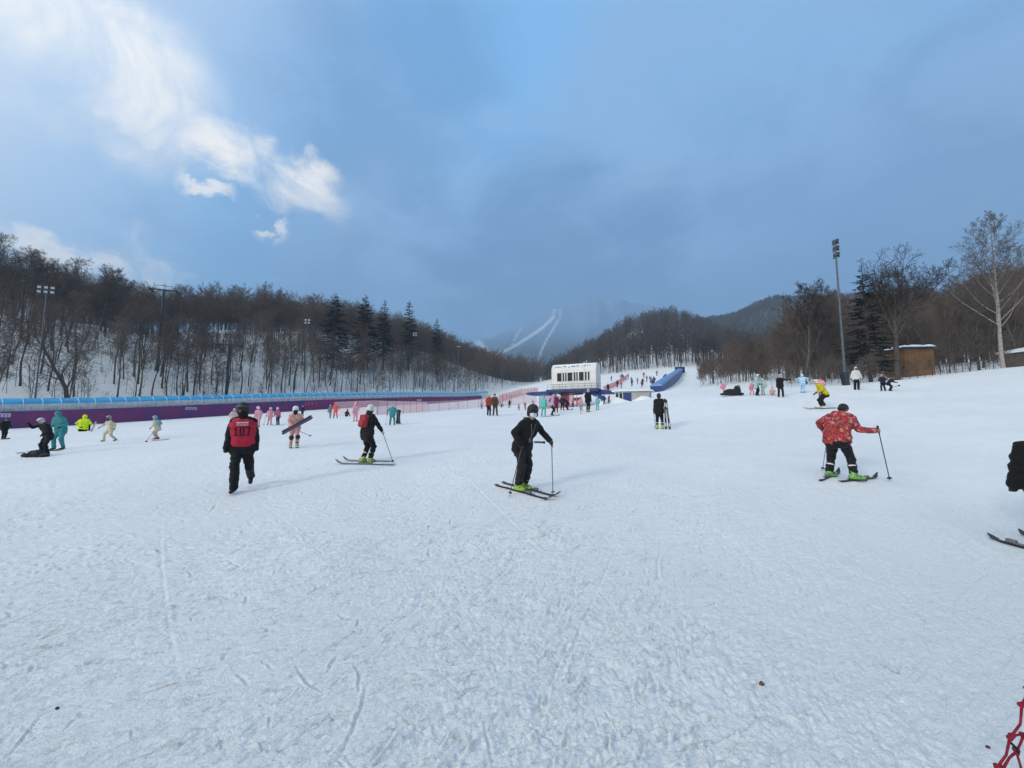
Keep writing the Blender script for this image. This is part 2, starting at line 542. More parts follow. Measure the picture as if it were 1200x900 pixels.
quads = np.stack([I[:-1], J[:-1], J[1:], I[1:]], -1).reshape(-1, 4)
quads = quads[:, ::-1]
tris = np.stack([J[0], I[0], np.full(na, nr * na)], -1)[:, ::-1]

snow = bpy.data.materials.new('packed_snow')
snow.use_nodes = True
q = NB(snow.node_tree)
p = snow.node_tree.nodes['Principled BSDF']
t = q.n('ShaderNodeTexCoord').outputs['Object']
def stretched(sx, sy, rot, scale, detail, rough=.6, dist=0.0):
    mp = q.n('ShaderNodeMapping')
    mp.vector_type = 'TEXTURE'
    mp.inputs['Scale'].default_value = (1 / sx, 1 / sy, 1)
    mp.inputs['Rotation'].default_value = (0, 0, R(-rot))
    q.link(t, mp.inputs[0])
    return q.noise(mp.outputs[0], scale, detail, rough, dist)
f1 = stretched(1, .42, 46, 9, 6, .68, .4)
f2 = stretched(1, .35, 58, 22, 4, .65, .3)
f3 = q.noise(t, 70, 3, .6)
f4 = stretched(1, .30, 50, 55, 4, .7, .3)
hgt = q.m('ADD', q.m('MULTIPLY', f1, .30), q.m('MULTIPLY', f2, .36))
hgt = q.m('ADD', hgt, q.m('MULTIPLY', f3, .10))
hgt = q.m('ADD', hgt, q.m('MULTIPLY', f4, .22))
bn = q.n('ShaderNodeBump')
bn.inputs['Strength'].default_value = 1.0
bn.inputs['Distance'].default_value = .052
q.link(hgt, bn.inputs['Height'])
q.link(bn.outputs[0], p.inputs['Normal'])
c0 = q.mix(q.ss(q.noise(t, .22, 5, .6), .32, .68), (.82, .84, .85), (.89, .90, .90))
c0 = q.mix(q.m('MULTIPLY', q.ss(q.noise(t, 1.4, 5, .65), .42, .7), .45), c0, (.78, .81, .825))
# churned near snow, painted darker towards the camera for lens falloff and viewing angle
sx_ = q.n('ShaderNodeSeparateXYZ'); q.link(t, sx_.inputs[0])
near_dark = q.m('ADD', sx_.outputs[1], q.m('MULTIPLY', q.m('SUBTRACT', q.noise(t, .5, 4, .6), .5), 5.0))
c0 = q.mix(q.m('SUBTRACT', 1.0, q.ss(near_dark, 1.0, 9.5)), c0, (.735, .76, .765))
# scraped grit and earth worked into the snow
d1 = q.ss(stretched(1, .42, 46, 7.5, 7, .72, .5), .585, .70)
dpatch = q.m('MULTIPLY', q.ss(q.noise(t, .7, 4, .6), .44, .64), q.m('SUBTRACT', 1.0, q.ss(sx_.outputs[1], 2.5, 9.0)))
c0 = q.mix(q.m('MULTIPLY', q.m('MULTIPLY', d1, dpatch), .85), c0, (.36, .29, .27))
# fine specks of grit lying in the cuts
d2 = q.m('MULTIPLY', q.ss(stretched(1, .5, 46, 17, 5, .7, .3), .60, .70), q.ss(q.noise(t, 1.3, 4, .6), .46, .60))
d2 = q.m('MULTIPLY', d2, q.m('SUBTRACT', 1.0, q.ss(sx_.outputs[1], 4.0, 13.0)))
c0 = q.mix(q.m('MULTIPLY', d2, .55), c0, (.40, .40, .42))
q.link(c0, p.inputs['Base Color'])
p.inputs['Roughness'].default_value = .62
p.inputs['Specular IOR Level'].default_value = .25
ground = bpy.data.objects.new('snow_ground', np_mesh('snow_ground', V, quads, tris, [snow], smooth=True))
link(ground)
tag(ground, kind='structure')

# ------------------------------------------------------------------ far mountain with its runs, its top coloured to fade into the sky
def far_mountain():
    d0 = 1500.0
    us = np.linspace(420, 900, 190)
    vs = np.linspace(0, 1, 120)
    top_u = [420, 500, 540, 575, 610, 650, 690, 730, 780, 850, 900]
    top_v = [425, 412, 404, 396, 382, 362, 350, 352, 362, 378, 390]
    X, Y, Z, Mk = [], [], [], []
    runs = [([(652, 352), (648, 372), (636, 384), (618, 396), (604, 405), (588, 413), (574, 419), (566, 424)], 3.6),
            ([(658, 356), (655, 374), (648, 386), (640, 399), (634, 412), (630, 424)], 2.2),
            ([(560, 400), (566, 408), (574, 413)], 7.0), ([(612, 383), (606, 392), (600, 404)], 1.2)]
    for j, w in enumerate(vs):
        for i, u in enumerate(us):
            vt = np.interp(u, top_u, top_v) + 3 * (vnoise(np.array([u / 9.0]), np.array([3.0]))[0] - .5)
            v = 462 + (vt - 462) * w
            d = d0 * (.80 + .30 * w) + 24 * (vnoise(np.array([u / 16]), np.array([w * 5]))[0] - .5)
            pt = P3(u, v, d)
            X.append(pt[:])
            m = 0
            for pl, wd in runs:
                for (a, c) in zip(pl[:-1], pl[1:]):
                    ax, ay = c[0] - a[0], c[1] - a[1]
                    k = max(0, min(1, ((u - a[0]) * ax + (v - a[1]) * ay) / (ax * ax + ay * ay)))
                    dd = math.hypot(u - a[0] - k * ax, v - a[1] - k * ay)
                    m = max(m, (1 - sstep(np.array([dd]), wd * .25, wd * .72)[0]) * (1 if a[1] > 366 else .55))
            Mk.append(m)
    X = np.array(X)
    n = len(X)
    Bk = X.copy(); Bk[:, 1] += 260; Bk[:, 2] = -20
    V = np.concatenate([X, Bk])
    nu, nv = len(us), len(vs)
    I = np.arange(n).reshape(nv, nu)
    quads = np.stack([I[:-1, :-1], I[:-1, 1:], I[1:, 1:], I[1:, :-1]], -1).reshape(-1, 4)
    edge = np.concatenate([I[0], I[1:, -1], I[-1, -2::-1], I[-2:0:-1, 0]])
    e2 = np.roll(edge, -1)
    side = np.stack([edge, edge + n, e2 + n, e2], -1)
    m = bpy.data.materials.new('mountain_forest')
    m.use_nodes = True
    q = NB(m.node_tree)
    p = m.node_tree.nodes['Principled BSDF']
    at = q.n('ShaderNodeAttribute', attribute_name='run')
    t = q.n('ShaderNodeTexCoord').outputs['Object']
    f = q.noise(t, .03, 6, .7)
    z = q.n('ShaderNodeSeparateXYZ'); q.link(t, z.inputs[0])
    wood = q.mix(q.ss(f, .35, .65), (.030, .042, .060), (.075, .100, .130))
    wood = q.mix(q.m('MULTIPLY', q.ss(z.outputs[2], 200, 380), .9), wood, (.145, .262, .430))       # cloud-like fade into the sky, painted on the upper wood
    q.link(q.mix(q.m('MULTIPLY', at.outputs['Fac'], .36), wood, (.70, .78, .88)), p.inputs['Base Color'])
    p.inputs['Roughness'].default_value = .9
    p.inputs['Specular IOR Level'].default_value = 0
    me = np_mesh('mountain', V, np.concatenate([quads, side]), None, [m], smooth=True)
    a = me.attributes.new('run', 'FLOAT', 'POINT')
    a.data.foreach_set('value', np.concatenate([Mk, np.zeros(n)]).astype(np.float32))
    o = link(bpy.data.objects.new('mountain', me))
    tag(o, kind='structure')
    return float(V[:, 2].max())
MTOP = far_mountain()

# ------------------------------------------------------------------ the air
def haze_box():
    m = bpy.data.materials.new('haze_air')
    m.use_nodes = True
    nt = m.node_tree
    nt.nodes.clear()
    v = nt.nodes.new('ShaderNodeVolumePrincipled')
    v.inputs['Color'].default_value = (.50, .74, 1, 1)
    v.inputs['Density'].default_value = HAZE_DENSITY
    v.inputs['Anisotropy'].default_value = .0
    o = nt.nodes.new('ShaderNodeOutputMaterial')
    nt.links.new(v.outputs[0], o.inputs['Volume'])
    lo = float(min(V[:, 2].min(), -20)) - 1.5
    hi = max(MTOP, float(GZ.max())) + 12
    mb = MB().box((0, 0, (lo + hi) / 2), (3600, 3800, hi - lo))
    h = mb.build('haze', m)
    tag(h, kind='stuff')
    h.display_type = 'WIRE'
haze_box()
# ------------------------------------------------------------------ trees
bark_dark = mat('bark_dark', (.080, .068, .060), .9, var=.35, vscale=5, bump=.5, bscale=25)
bark_grey = mat('bark_grey', (.115, .100, .090), .9, var=.3, vscale=5, bump=.5, bscale=25)
twig_brown = mat('twig_brown', (.150, .116, .094), .9, var=.3, vscale=1.2)
twig_dark = mat('twig_dark', (.112, .090, .078), .9, var=.3, vscale=1.2)
twig_pale = mat('twig_pale', (.125, .105, .090), .9, var=.3, vscale=1.2)
needles = mat('spruce_needles', (.012, .018, .016), .9, var=.5, vscale=2)
straw = mat('dry_undergrowth', (.130, .104, .088), .9, var=.4, vscale=.8)

def birch_bark():
    m = bpy.data.materials.new('birch_bark')
    m.use_nodes = True
    q = NB(m.node_tree)
    p = m.node_tree.nodes['Principled BSDF']
    t = q.n('ShaderNodeTexCoord').outputs['Object']
    mp = q.n('ShaderNodeMapping'); mp.inputs['Scale'].default_value = (1, 1, 6)
    q.link(t, mp.inputs[0])
    f = q.noise(mp.outputs[0], 2.2, 5, .7)
    q.link(q.mix(q.ss(f, .52, .62), (.36, .32, .28), (.09, .075, .065)), p.inputs['Base Color'])
    p.inputs['Roughness'].default_value = .85
    return m
birch = birch_bark()

def prisms(P0, P1, r0, r1):
    """many thin three-sided twigs at once"""
    P0, P1 = np.asarray(P0, float), np.asarray(P1, float)
    n = len(P0)
    T = P1 - P0
    T /= np.linalg.norm(T, axis=1)[:, None] + 1e-9
    up = np.where(np.abs(T[:, 2:3]) < .9, np.array([[0, 0, 1.0]]), np.array([[1.0, 0, 0]]))
    X = np.cross(up, T); X /= np.linalg.norm(X, axis=1)[:, None] + 1e-9
    Y = np.cross(T, X)
    V = np.empty((n, 6, 3))
    for k in range(3):
        a = 2 * math.pi * k / 3
        o = math.cos(a) * X + math.sin(a) * Y
        V[:, k] = P0 + o * np.asarray(r0)[:, None]
        V[:, 3 + k] = P1 + o * np.asarray(r1)[:, None]
    b0 = np.arange(n)[:, None] * 6
    Q = np.concatenate([b0 + np.array([[k, (k + 1) % 3, 3 + (k + 1) % 3, 3 + k]]) for k in range(3)])
    return V.reshape(-1, 3), Q

def unit(a): return a / (np.linalg.norm(a) + 1e-9)

class Tree:
    def __init__(s, seed): s.rng = np.random.RandomState(seed); s.wood = MB(); s.seg = []
    def limb(s, p, d, L, r, lvl, spec):
        n = spec['segs'][lvl]
        pts, rad = [np.array(p, float)], [r]
        d = unit(np.array(d, float))
        dirs = []
        for i in range(n):
            d = unit(d + s.rng.normal(0, spec['wob'][lvl], 3) + np.array((0, 0, spec['trop'][lvl])))
            dirs.append(d)
            pts.append(pts[-1] + d * L / n)
            rad.append(max(r * (1 - spec['taper'][lvl] * (i + 1) / n), spec['rmin']))
        if lvl < spec['wood_levels']:
            s.wood.tube(pts, rad, spec['sides'][lvl], cap=False)
        else:
            for i in range(n): s.seg.append((pts[i], pts[i + 1], rad[i], rad[i + 1]))
        if lvl >= spec['levels'] - 1: return
        k = spec['kids'][lvl]
        lo = spec['start'][lvl]
        az = s.rng.uniform(0, 6.28)
        for j in range(k):
            f = lo + (1 - lo) * ((j + s.rng.uniform(.1, .9)) / k)
            f = min(f, .985)
            i = min(int(f * n), n - 1)
            q = f * n - i
            pos = pts[i] * (1 - q) + pts[i + 1] * q
            rr_ = rad[i] * (1 - q) + rad[i + 1] * q
            D_ = dirs[i]
            az += 2.4 + s.rng.uniform(-.5, .5)
            ang = R(s.rng.uniform(*spec['ang'][lvl]))
            X = unit(np.cross(D_, (0.3, .2, 1.0) if abs(D_[2]) < .9 else (1.0, 0, 0)))
            Y = np.cross(D_, X)
            nd = D_ * math.cos(ang) + (X * math.cos(az) + Y * math.sin(az)) * math.sin(ang)
            g = spec['len'][lvl]
            ln = L * s.rng.uniform(*g) * (1 - spec['short'][lvl] * (f - lo) / (1 - lo + 1e-6))
            s.limb(pos, nd, ln, max(rr_ * spec['rk'][lvl], spec['rmin']), lvl + 1, spec)
    def meshes(s, name, m_wood, m_twig):
        a = np.array([q[0] for q in s.seg]); c = np.array([q[1] for q in s.seg])
        V_, Q_ = prisms(a, c, [q[2] for q in s.seg], [q[3] for q in s.seg])
        return s.wood.mesh(name + '_trunk', m_wood, smooth=True), np_mesh(name + '_crown', V_, Q_, None, [m_twig])

FOREST = dict(levels=5, wood_levels=2, segs=[9, 4, 3, 2, 1], wob=[.06, .12, .16, .2, .2], trop=[.05, .10, .07, .03, .0], taper=[.82, .7, .7, .6, .5],
              sides=[7, 4], kids=[15, 6, 6, 3], start=[.46, .25, .2, .2], ang=[(28, 52), (28, 55), (25, 55), (25, 60)],
              len=[(.22, .34), (.38, .58), (.42, .64), (.5, .75)], short=[.5, .4, .3, .2], rk=[.46, .5, .55, .7], rmin=.0135)

def make_proto(seed, H, r, m_w, m_t, **kw):
    sp = dict(FOREST); sp.update(kw)
    t = Tree(seed)
    ln_ = sp.get('lean', .05)
    t.limb((0, 0, -.5), (t.rng.normal(0, 1) * ln_, t.rng.normal(0, 1) * ln_, 1), H, r, 0, sp)
    return t.meshes('bare_tree', m_w, m_t)

def put_tree(meshes, loc, rz, sc, label, group, name='bare_tree', cat='tree', tilt=(0, 0)):
    root = empty(name, loc)
    root.rotation_euler = (tilt[0], tilt[1], rz)
    root.scale = (sc, sc, sc)
    for nm, me in zip(('trunk', 'crown'), meshes):
        link(bpy.data.objects.new(nm, me), root)
    tag(root, label, cat, group)
    return root

rngT = np.random.RandomState(11)
PROTO = [make_proto(21, 13.5, .17, bark_dark, twig_brown),
         make_proto(22, 15.0, .20, bark_dark, twig_dark, start=[.55, .25, .2, .2]),
         make_proto(23, 12.5, .13, bark_grey, twig_brown, kids=[16, 6, 5, 3]),
         make_proto(24, 14.5, .15, bark_dark, twig_brown, ang=[(20, 40), (25, 50), (25, 55), (25, 60)]),
         make_proto(25, 11.5, .12, bark_dark, twig_dark, start=[.38, .25, .2, .2]),
         make_proto(26, 15.5, .22, bark_grey, twig_brown, start=[.55, .2, .2, .2], len=[(.24, .34), (.36, .55), (.40, .62), (.45, .7)]),
         make_proto(27, 13.0, .14, bark_dark, twig_brown, wob=[.10, .14, .16, .2, .2]),
         make_proto(28, 14.0, .16, bark_dark, twig_dark, start=[.6, .2, .2, .2])]
PALE = make_proto(31, 13.0, .13, birch, twig_pale, start=[.4, .2, .2, .2], kids=[13, 5, 4, 3])
SMALL = [make_proto(41, 6.5, .06, bark_dark, twig_brown, kids=[12, 5, 4, 2], start=[.15, .2, .2, .2], rmin=.011),
         make_proto(42, 5.0, .045, bark_dark, twig_brown, kids=[12, 4, 4, 2], start=[.1, .2, .2, .2], rmin=.010)]

LEFT_LABEL = 'bare leafless tree with thin trunk on the snowy hillside behind the blue-roofed conveyor tunnel'
LEFT_GROUP = 'bare trees on the left hillside'

def hill_xy(s, t): return TUN_A[0] + _td[0] * s + _tn[0] * t, TUN_A[1] + _td[1] * s + _tn[1] * t
def on_screen(x, y, z=0, pad=40):
    if y < 2: return False
    a = (x, y * CT + z * ST)
    return -pad < 600 + FPX * x / (y * CT + z * ST) < 1200 + pad

cells = {}
def free_spot(x, y, dist):
    k = (int(x // 4), int(y // 4))
    for i in (-1, 0, 1):
        for j in (-1, 0, 1):
            for (a, c) in cells.get((k[0] + i, k[1] + j), []):
                if math.hypot(a - x, c - y) < dist: return False
    cells.setdefault(k, []).append((x, y))
    return True

spots = []
tries = 0
while len(spots) < 1300 and tries < 30000:
    tries += 1
    s_, t_ = rngT.uniform(-45, 185), 7 + 88 * rngT.rand() ** .95
    if abs(s_ - 83) < 9 and t_ < 11: continue
    x, y = hill_xy(s_, t_)
    if not on_screen(x, y, 8, 60): continue
    if rngT.rand() > .45 + .75 * vnoise(np.array([x / 9]), np.array([y / 9]))[0]: continue
    if t_ < 34 and rngT.rand() < .22: continue
    if not free_spot(x, y, (1.55 if t_ < 30 else 1.0) + .9 * rngT.rand()): continue
    spots.append((x, y, s_, t_))
spots.sort(key=lambda q: q[0] ** 2 + q[1] ** 2 + 40 * q[3])
near_spots, far_spots = spots[:232], spots[232:]
for i, (x, y, s_, t_) in enumerate(near_spots):
    k = rngT.randint(0, 20)
    sc = rngT.uniform(.72, 1.06) * (.86 + .14 * sstep(np.array([t_]), 6, 30)[0])
    if k == 0:
        continue
    if k < 3: me, sc = SMALL[k - 1], rngT.uniform(.8, 1.3)
    elif k == 3: me = PALE
    else: me = PROTO[rngT.randint(0, 8)]
    put_tree(me, (x, y, gz(x, y) - .1), rngT.uniform(0, 6.28), sc, LEFT_LABEL, LEFT_GROUP, tilt=(rngT.normal(0, .05), rngT.normal(0, .05)))

def at_col(u, t_):
    """on the left hillside: the spot t metres behind the conveyor seen in picture column u"""
    k = (u - 600) / FPX
    s_ = 0
    for _ in range(40):
        x, y = hill_xy(s_, t_)
        e = x - k * y * CT
        dx = _td[0] - k * _td[1] * CT
        s_ -= e / dx
    return hill_xy(s_, t_)
for u, t_, sc, lab in [(76, 8, .95, 'tall pale grey tree standing in front of the thick dark leaning trunk'),
                       (270, 22, .85, 'pale grey bare tree with spreading top high on the left slope, beyond the dark treetops'),
                       (436, 14, .6, 'slender pale birch low on the left slope behind the ploughed snow mound'),
                       (566, 10, .8, 'whitish birch at the far end of the left wood, beside the tunnel end')]:
    x, y = at_col(u, t_)
    put_tree(PALE, (x, y, gz(x, y) - .1), u * .7, sc, lab, None, name='birch_tree')
x, y = at_col(86, 7.5)
put_tree(make_proto(55, 14.0, .34, bark_dark, twig_dark, wob=[.12, .14, .16, .2, .2], start=[.3, .2, .2, .2], ang=[(30, 65), (28, 55), (25, 55), (25, 60)]),
         (x, y, gz(x, y) - .1), 1.2, .95, 'thickest dark trunk of the left wood, leaning left, just behind the tunnel', None)

# merged far woods ---------------------------------------------------------
def lowpoly(seed, H, nl, nb, rt, rl):
    rg = np.random.RandomState(seed)
    a, c, r0, r1 = [], [], [], []
    top = np.array((rg.normal(0, .3), rg.normal(0, .3), H))
    m1 = top * .5 + rg.normal(0, .12, 3)
    for (p, q_, ra, rb) in (((0, 0, -.4), m1, rt, rt * .7), (m1, top, rt * .7, rl)):
        a.append(p); c.append(q_); r0.append(ra); r1.append(rb)
    for i in range(nl):
        f = .34 + .62 * (i + rg.rand()) / nl
        p = (m1 * (f / .5) if f < .5 else m1 + (top - m1) * (f - .5) / .5)
        az_ = i * 2.4 + rg.rand()
        L = H * rg.uniform(.20, .32) * (1.15 - .6 * f)
        d = unit(np.array((math.cos(az_), math.sin(az_), rg.uniform(.7, 1.5))))
        e = p + d * L
        a.append(p); c.append(e); r0.append(rl * 1.6); r1.append(rl)
        for j in range(nb):
            g = rg.uniform(.25, 1)
            s0 = p + d * L * g
            dd = unit(d + rg.normal(0, .55, 3))
            a.append(s0); c.append(s0 + dd * L * rg.uniform(.3, .6)); r0.append(rl); r1.append(rl * .8)
    return prisms(np.array(a), np.array(c), np.array(r0), np.array(r1))

def merge(protos, places, name, m, kind='stuff', **kw):
    Vs, Qs, n = [], [], 0
    for (k, x, y, z, a, sc) in places:
        v, q_ = protos[k]
        ca, sa = math.cos(a) * sc, math.sin(a) * sc
        w = np.stack([v[:, 0] * ca - v[:, 1] * sa + x, v[:, 0] * sa + v[:, 1] * ca + y, v[:, 2] * sc + z], -1)
        Vs.append(w); Qs.append(q_ + n); n += len(v)
    o = link(bpy.data.objects.new(name, np_mesh(name, np.concatenate(Vs), np.concatenate(Qs), None, [m])))
    return tag(o, kind=kind, **kw)

LP_MID = [lowpoly(60 + i, 13, 24, 20, .12, .016) for i in range(5)]
pl = [(rngT.randint(0, 5), x, y, gz(x, y), rngT.uniform(0, 6.28), rngT.uniform(.75, 1.1)) for (x, y, s_, t_) in far_spots]
pl += [(rngT.randint(0, 5), x, y, gz(x, y), rngT.uniform(0, 6.28), rngT.uniform(.6, .9)) for (x, y) in (hill_xy(rngT.uniform(-40, 190), rngT.uniform(44, 100)) for _ in range(260)) if on_screen(x, y, 20)]
pl += [(rngT.randint(0, 5), x, y, gz(x, y), rngT.uniform(0, 6.28), rngT.uniform(.75, 1.1)) for (x, y) in (hill_xy(rngT.uniform(-100, -28), rngT.uniform(7, 70)) for _ in range(260)) if not on_screen(x, y, 8, 20)]
merge(LP_MID, pl, 'hillside_woods', twig_brown)

def scatter(n, fx, keep, seed):
    rg = np.random.RandomState(seed)
    out = []
    x, y = fx(rg, n * 3)
    ok = keep(x, y, rg)
    x, y = x[ok][:n], y[ok][:n]
    z = height(x, y, False)
    for i in range(len(x)):
        out.append((rg.randint(0, 5), x[i], y[i], z[i], rg.uniform(0, 6.28), rg.uniform(.7, 1.15)))
    return out

LP_FAR = [lowpoly(70 + i, 13, 10, 4, .17, .060) for i in range(5)]
def fx_mid(rg, n):
    y = rg.uniform(142, 352, n)
    u = rg.uniform(560, 960, n)
    return (u - 600) / FPX * y, y
def keep_mid(x, y, rg):
    u = 600 + FPX * x / y
    slope_clear = (u > 690) & (u < 850) & (y < 150)
    return ~slope_clear & ((u > 690) | (y > 225)) & (rg.rand(len(x)) < .35 + vnoise(x / 14, y / 14))
merge(LP_FAR, scatter(2700, fx_mid, keep_mid, 3), 'middle_hill_woods', mat('far_twigs', (.090, .082, .082), .9, var=.3, vscale=.05))
LP_V = [lowpoly(80 + i, 17, 9, 3, .24, .17) for i in range(5)]
def fx_far(rg, n):
    y = rg.uniform(430, 680, n)
    u = rg.uniform(640, 1100, n)
    return (u - 600) / FPX * y, y
merge(LP_V, scatter(11500, fx_far, lambda x, y, rg: rg.rand(len(x)) < .6 + vnoise(x / 22, y / 22), 4), 'distant_hill_woods', MATS['far_twigs'])

# conifers ----------------------------------------------------------------
def conifer(seed, H, w, dens=1.0, start=.12, gaps=0.0):
    rg = np.random.RandomState(seed)
    tr = MB().tube([(0, 0, -.4), (0.03, 0, H * .5), (0, .02, H * .98)], [H * .014, H * .009, .02], 7, cap=False)
    a, c, r0, r1 = [], [], [], []
    TV, TF, n = [], [], 0
    z = H * start
    while z < H * .985:
        f = (z - H * start) / (H * (1 - start))
        L0 = w * (1 - f) ** .8 * min(1, .55 + f * 3) + .12
        for k in range(int(5 + 3 * (1 - f))):
            if rg.rand() < gaps: continue
            az_ = rg.uniform(0, 6.28)
            L = L0 * rg.uniform(.6, 1.15)
            d = np.array((math.cos(az_), math.sin(az_), 0))
            droop = rg.uniform(.05, .35) * (1 - f)
            p0 = np.array((0, 0, z + rg.uniform(-.1, .1)))
            mid = p0 + d * L * .5 + np.array((0, 0, L * (.10 * f - .10 * droop)))
            end = p0 + d * L + np.array((0, 0, -L * droop + .25 * L * f))
            for q0, q1 in ((p0, mid), (mid, end)):
                a.append(q0); c.append(q1); r0.append(.025); r1.append(.015)
            m = max(4, int(L * 11 * dens))
            side = np.array((-d[1], d[0], 0))
            for i in range(m):
                g = .18 + .82 * (i + rg.rand()) / m
                bp = (p0 + (mid - p0) * g * 2) if g < .5 else (mid + (end - mid) * (g - .5) * 2)
                sg = rg.choice((-1, 1))
                ln = rg.uniform(.22, .5) * (1.1 - .4 * g) * min(1, L)
                e = unit(side * sg + d * .7 + np.array((0, 0, rg.uniform(-.7, .05)))) * ln
                wv = unit(np.cross(e, (0, 0, 1))) * rg.uniform(.05, .10) + np.array((0, 0, rg.uniform(-.05, .05)))
                TV += [bp - wv * .5, bp + e * .55 - wv, bp + e, bp + e * .55 + wv]
                TF.append((n, n + 1, n + 2, n + 3)); n += 4
        z += H * .022 * rg.uniform(.8, 1.2)
    V_, Q_ = prisms(np.array(a), np.array(c), np.array(r0), np.array(r1))
    return tr.mesh('spruce_trunk', bark_dark), np_mesh('spruce_crown', np.concatenate([np.array(TV), V_]), np.concatenate([np.array(TF), Q_ + n]), None, [needles])
CON = [conifer(1, 15, 2.9, 1.2), conifer(2, 13, 3.3, 1.5), conifer(3, 14, 2.6, 1.1, .15, .05)]
for u, vtop, hh, k, lab in [(388, 345, 11, 1, 'dark conifer furthest left among those rising over the left ridge'),
                            (424, 347, 13, 1, 'broadest, darkest conifer on the left ridge'),
                            (447, 353, 12, 2, 'narrow dark conifer right beside the broadest one on the left ridge'),
                            (477, 354, 13.5, 0, 'spiky conifer standing alone, tallest point on the right half of the left ridge'),
                            (510, 376, 11, 2, 'small conifer lowest down the falling end of the left ridge')]:
    t_ = 27 if u < 500 else 24
    x, y = at_col(u, t_)
    d = y * CT
    z0 = gz(x, y)
    zt = d * ((450 - vtop) / FPX + ST)
    sc = max(.4, (zt - z0 + d * 7 / FPX) / (15, 13, 14)[k])
    put_tree(CON[k], (x, y, z0 - .2), u, sc, lab, 'conifers on the left ridge', name='conifer_tree')
for u, vt in ((783, 366), (797, 367), (803, 371), (815, 369)):
    x, y = (u - 600) / FPX * 335, 335
    z0 = gz(x, y)
    put_tree(CON[u % 3], (x, y, z0), u, max(.6, (335 * ((450 - vt) / FPX + ST) - z0) / 14), 'tiny dark conifer on the crest of the middle hill', 'conifers on the middle hill crest', name='conifer_tree')

# right-hand wood ---------------------------------------------------------
def top_scale(u, vtop, d, meshes):
    g = GD(u, d)
    H = max(float(max(v.co.z for v in me.vertices)) for me in meshes)
    return g, (d * ((450 - vtop) / FPX * 1.0 + ST) - g.z) / H

HB = make_proto(101, 14, .165, birch, twig_pale, lean=0, levels=5, segs=[12, 6, 4, 3, 1], kids=[34, 8, 6, 3], rk=[.34, .5, .55, .7], start=[.26, .25, .2, .2], ang=[(36, 56), (28, 50), (25, 50), (25, 55)],
                len=[(.30, .42), (.34, .5), (.40, .6), (.45, .7)], short=[.78, .4, .3, .2], trop=[.06, .10, .09, .04, 0], wob=[.02, .06, .12, .16, .2], rmin=.0085, taper=[.93, .75, .7, .6, .5])
g, sc = top_scale(1178, 243, 35, HB)
put_tree(HB, g, 2.1, sc, 'tall pale birch with white trunk and fine open crown at the right', None, name='birch_tree')
UM = make_proto(103, 8.2, .30, bark_dark, mat('twig_black', (.050, .040, .036), .9, var=.3, vscale=1.2), lean=.03, segs=[7, 6, 4, 3, 1], kids=[15, 9, 8, 4], start=[.52, .30, .2, .2], ang=[(14, 62), (25, 50), (25, 50), (25, 55)], wob=[.05, .10, .14, .18, .2],
                len=[(.62, .76), (.30, .44), (.38, .52), (.42, .65)], trop=[.02, .09, .05, .02, 0], short=[.05, .3, .3, .2], rmin=.0115, taper=[.62, .8, .7, .6, .5])
g, sc = top_scale(1052, 287, 36, UM)
put_tree(UM, g, .6, sc, 'broad dark tree with an umbrella-shaped bare crown beside the brown hut', None)
SP = conifer(7, 13, 3.0, 1.0, .10, .22)
g, sc = top_scale(1021, 306, 37.5, SP)
put_tree(SP, g, .3, sc, 'ragged dark spruce standing left of the umbrella-shaped bare tree', None, name='spruce_tree')
BT = make_proto(104, 10.5, .17, bark_grey, MATS['twig_black'], lean=.02, segs=[8, 5, 4, 3, 1], kids=[20, 8, 6, 3], start=[.22, .25, .2, .2], ang=[(24, 46), (25, 50), (25, 50), (25, 55)],
                len=[(.36, .5), (.36, .5), (.40, .6), (.45, .7)], rmin=.014)
g, sc = top_scale(944, 322, 42, BT)
put_tree(BT, g, 4.0, sc, 'bare grey-brown tree with upright forked limbs left of the tall floodlight pole', None)
RIGHT_LABEL = 'bare brown tree in the dense wood along the right edge of the slope'
rg = np.random.RandomState(77)
n = 0
while n < 58:
    u, d = rg.uniform(862, 1225), rg.uniform(43, 72)
    if u < 900: d = rg.uniform(52, 84)
    if 1035 < u < 1092 and d < 52: continue
    g = GD(u, d)
    if not free_spot(g.x, g.y, 1.3): continue
    vtop = np.interp(u, [862, 900, 930, 960, 1000, 1080, 1120, 1160, 1225], [398, 392, 360, 348, 340, 338, 334, 318, 300]) + rg.uniform(-4, 34)
    hh = d * ((450 - vtop) / FPX + ST) - g.z
    k = rg.randint(0, 8)
    H = (13.5, 15, 12.5, 14.5, 11.5, 15.5, 13, 14)[k]
    put_tree(PROTO[k], g - Vector((0, 0, .1)), rg.uniform(0, 6.28), max(.35, hh / H), RIGHT_LABEL, 'bare trees of the right wood', tilt=(rg.normal(0, .06), rg.normal(0, .06)))
    n += 1
# thicket and saplings too many to count
LP_BUSH = [lowpoly(90 + i, 4.2, 22, 12, .03, .010) for i in range(5)]
pl = []
rg = np.random.RandomState(8)
for i in range(430):
    u, d = rg.uniform(820, 1230), rg.uniform(40, 78)
    if u < 905: d = rg.uniform(54, 96)
    if 1030 < u < 1092 and d < 51: continue
    if 905 < u < 1045 and rg.rand() < .3: d = rg.uniform(34, 44)
    g = GD(u, d)
    pl.append((rg.randint(0, 5), g.x, g.y, g.z - .2, rg.uniform(0, 6.28), rg.uniform(.5, 1.35) * (1 if d > 44 else .5)))
for i in range(16):
    g = GD(rg.uniform(1030, 1100), rg.uniform(39.5, 41.8)); pl.append((rg.randint(0, 5), g.x, g.y, g.z - .2, rg.uniform(0, 6.28), rg.uniform(.3, .75)))
merge(LP_BUSH, pl, 'thicket_undergrowth', straw)
pl = []
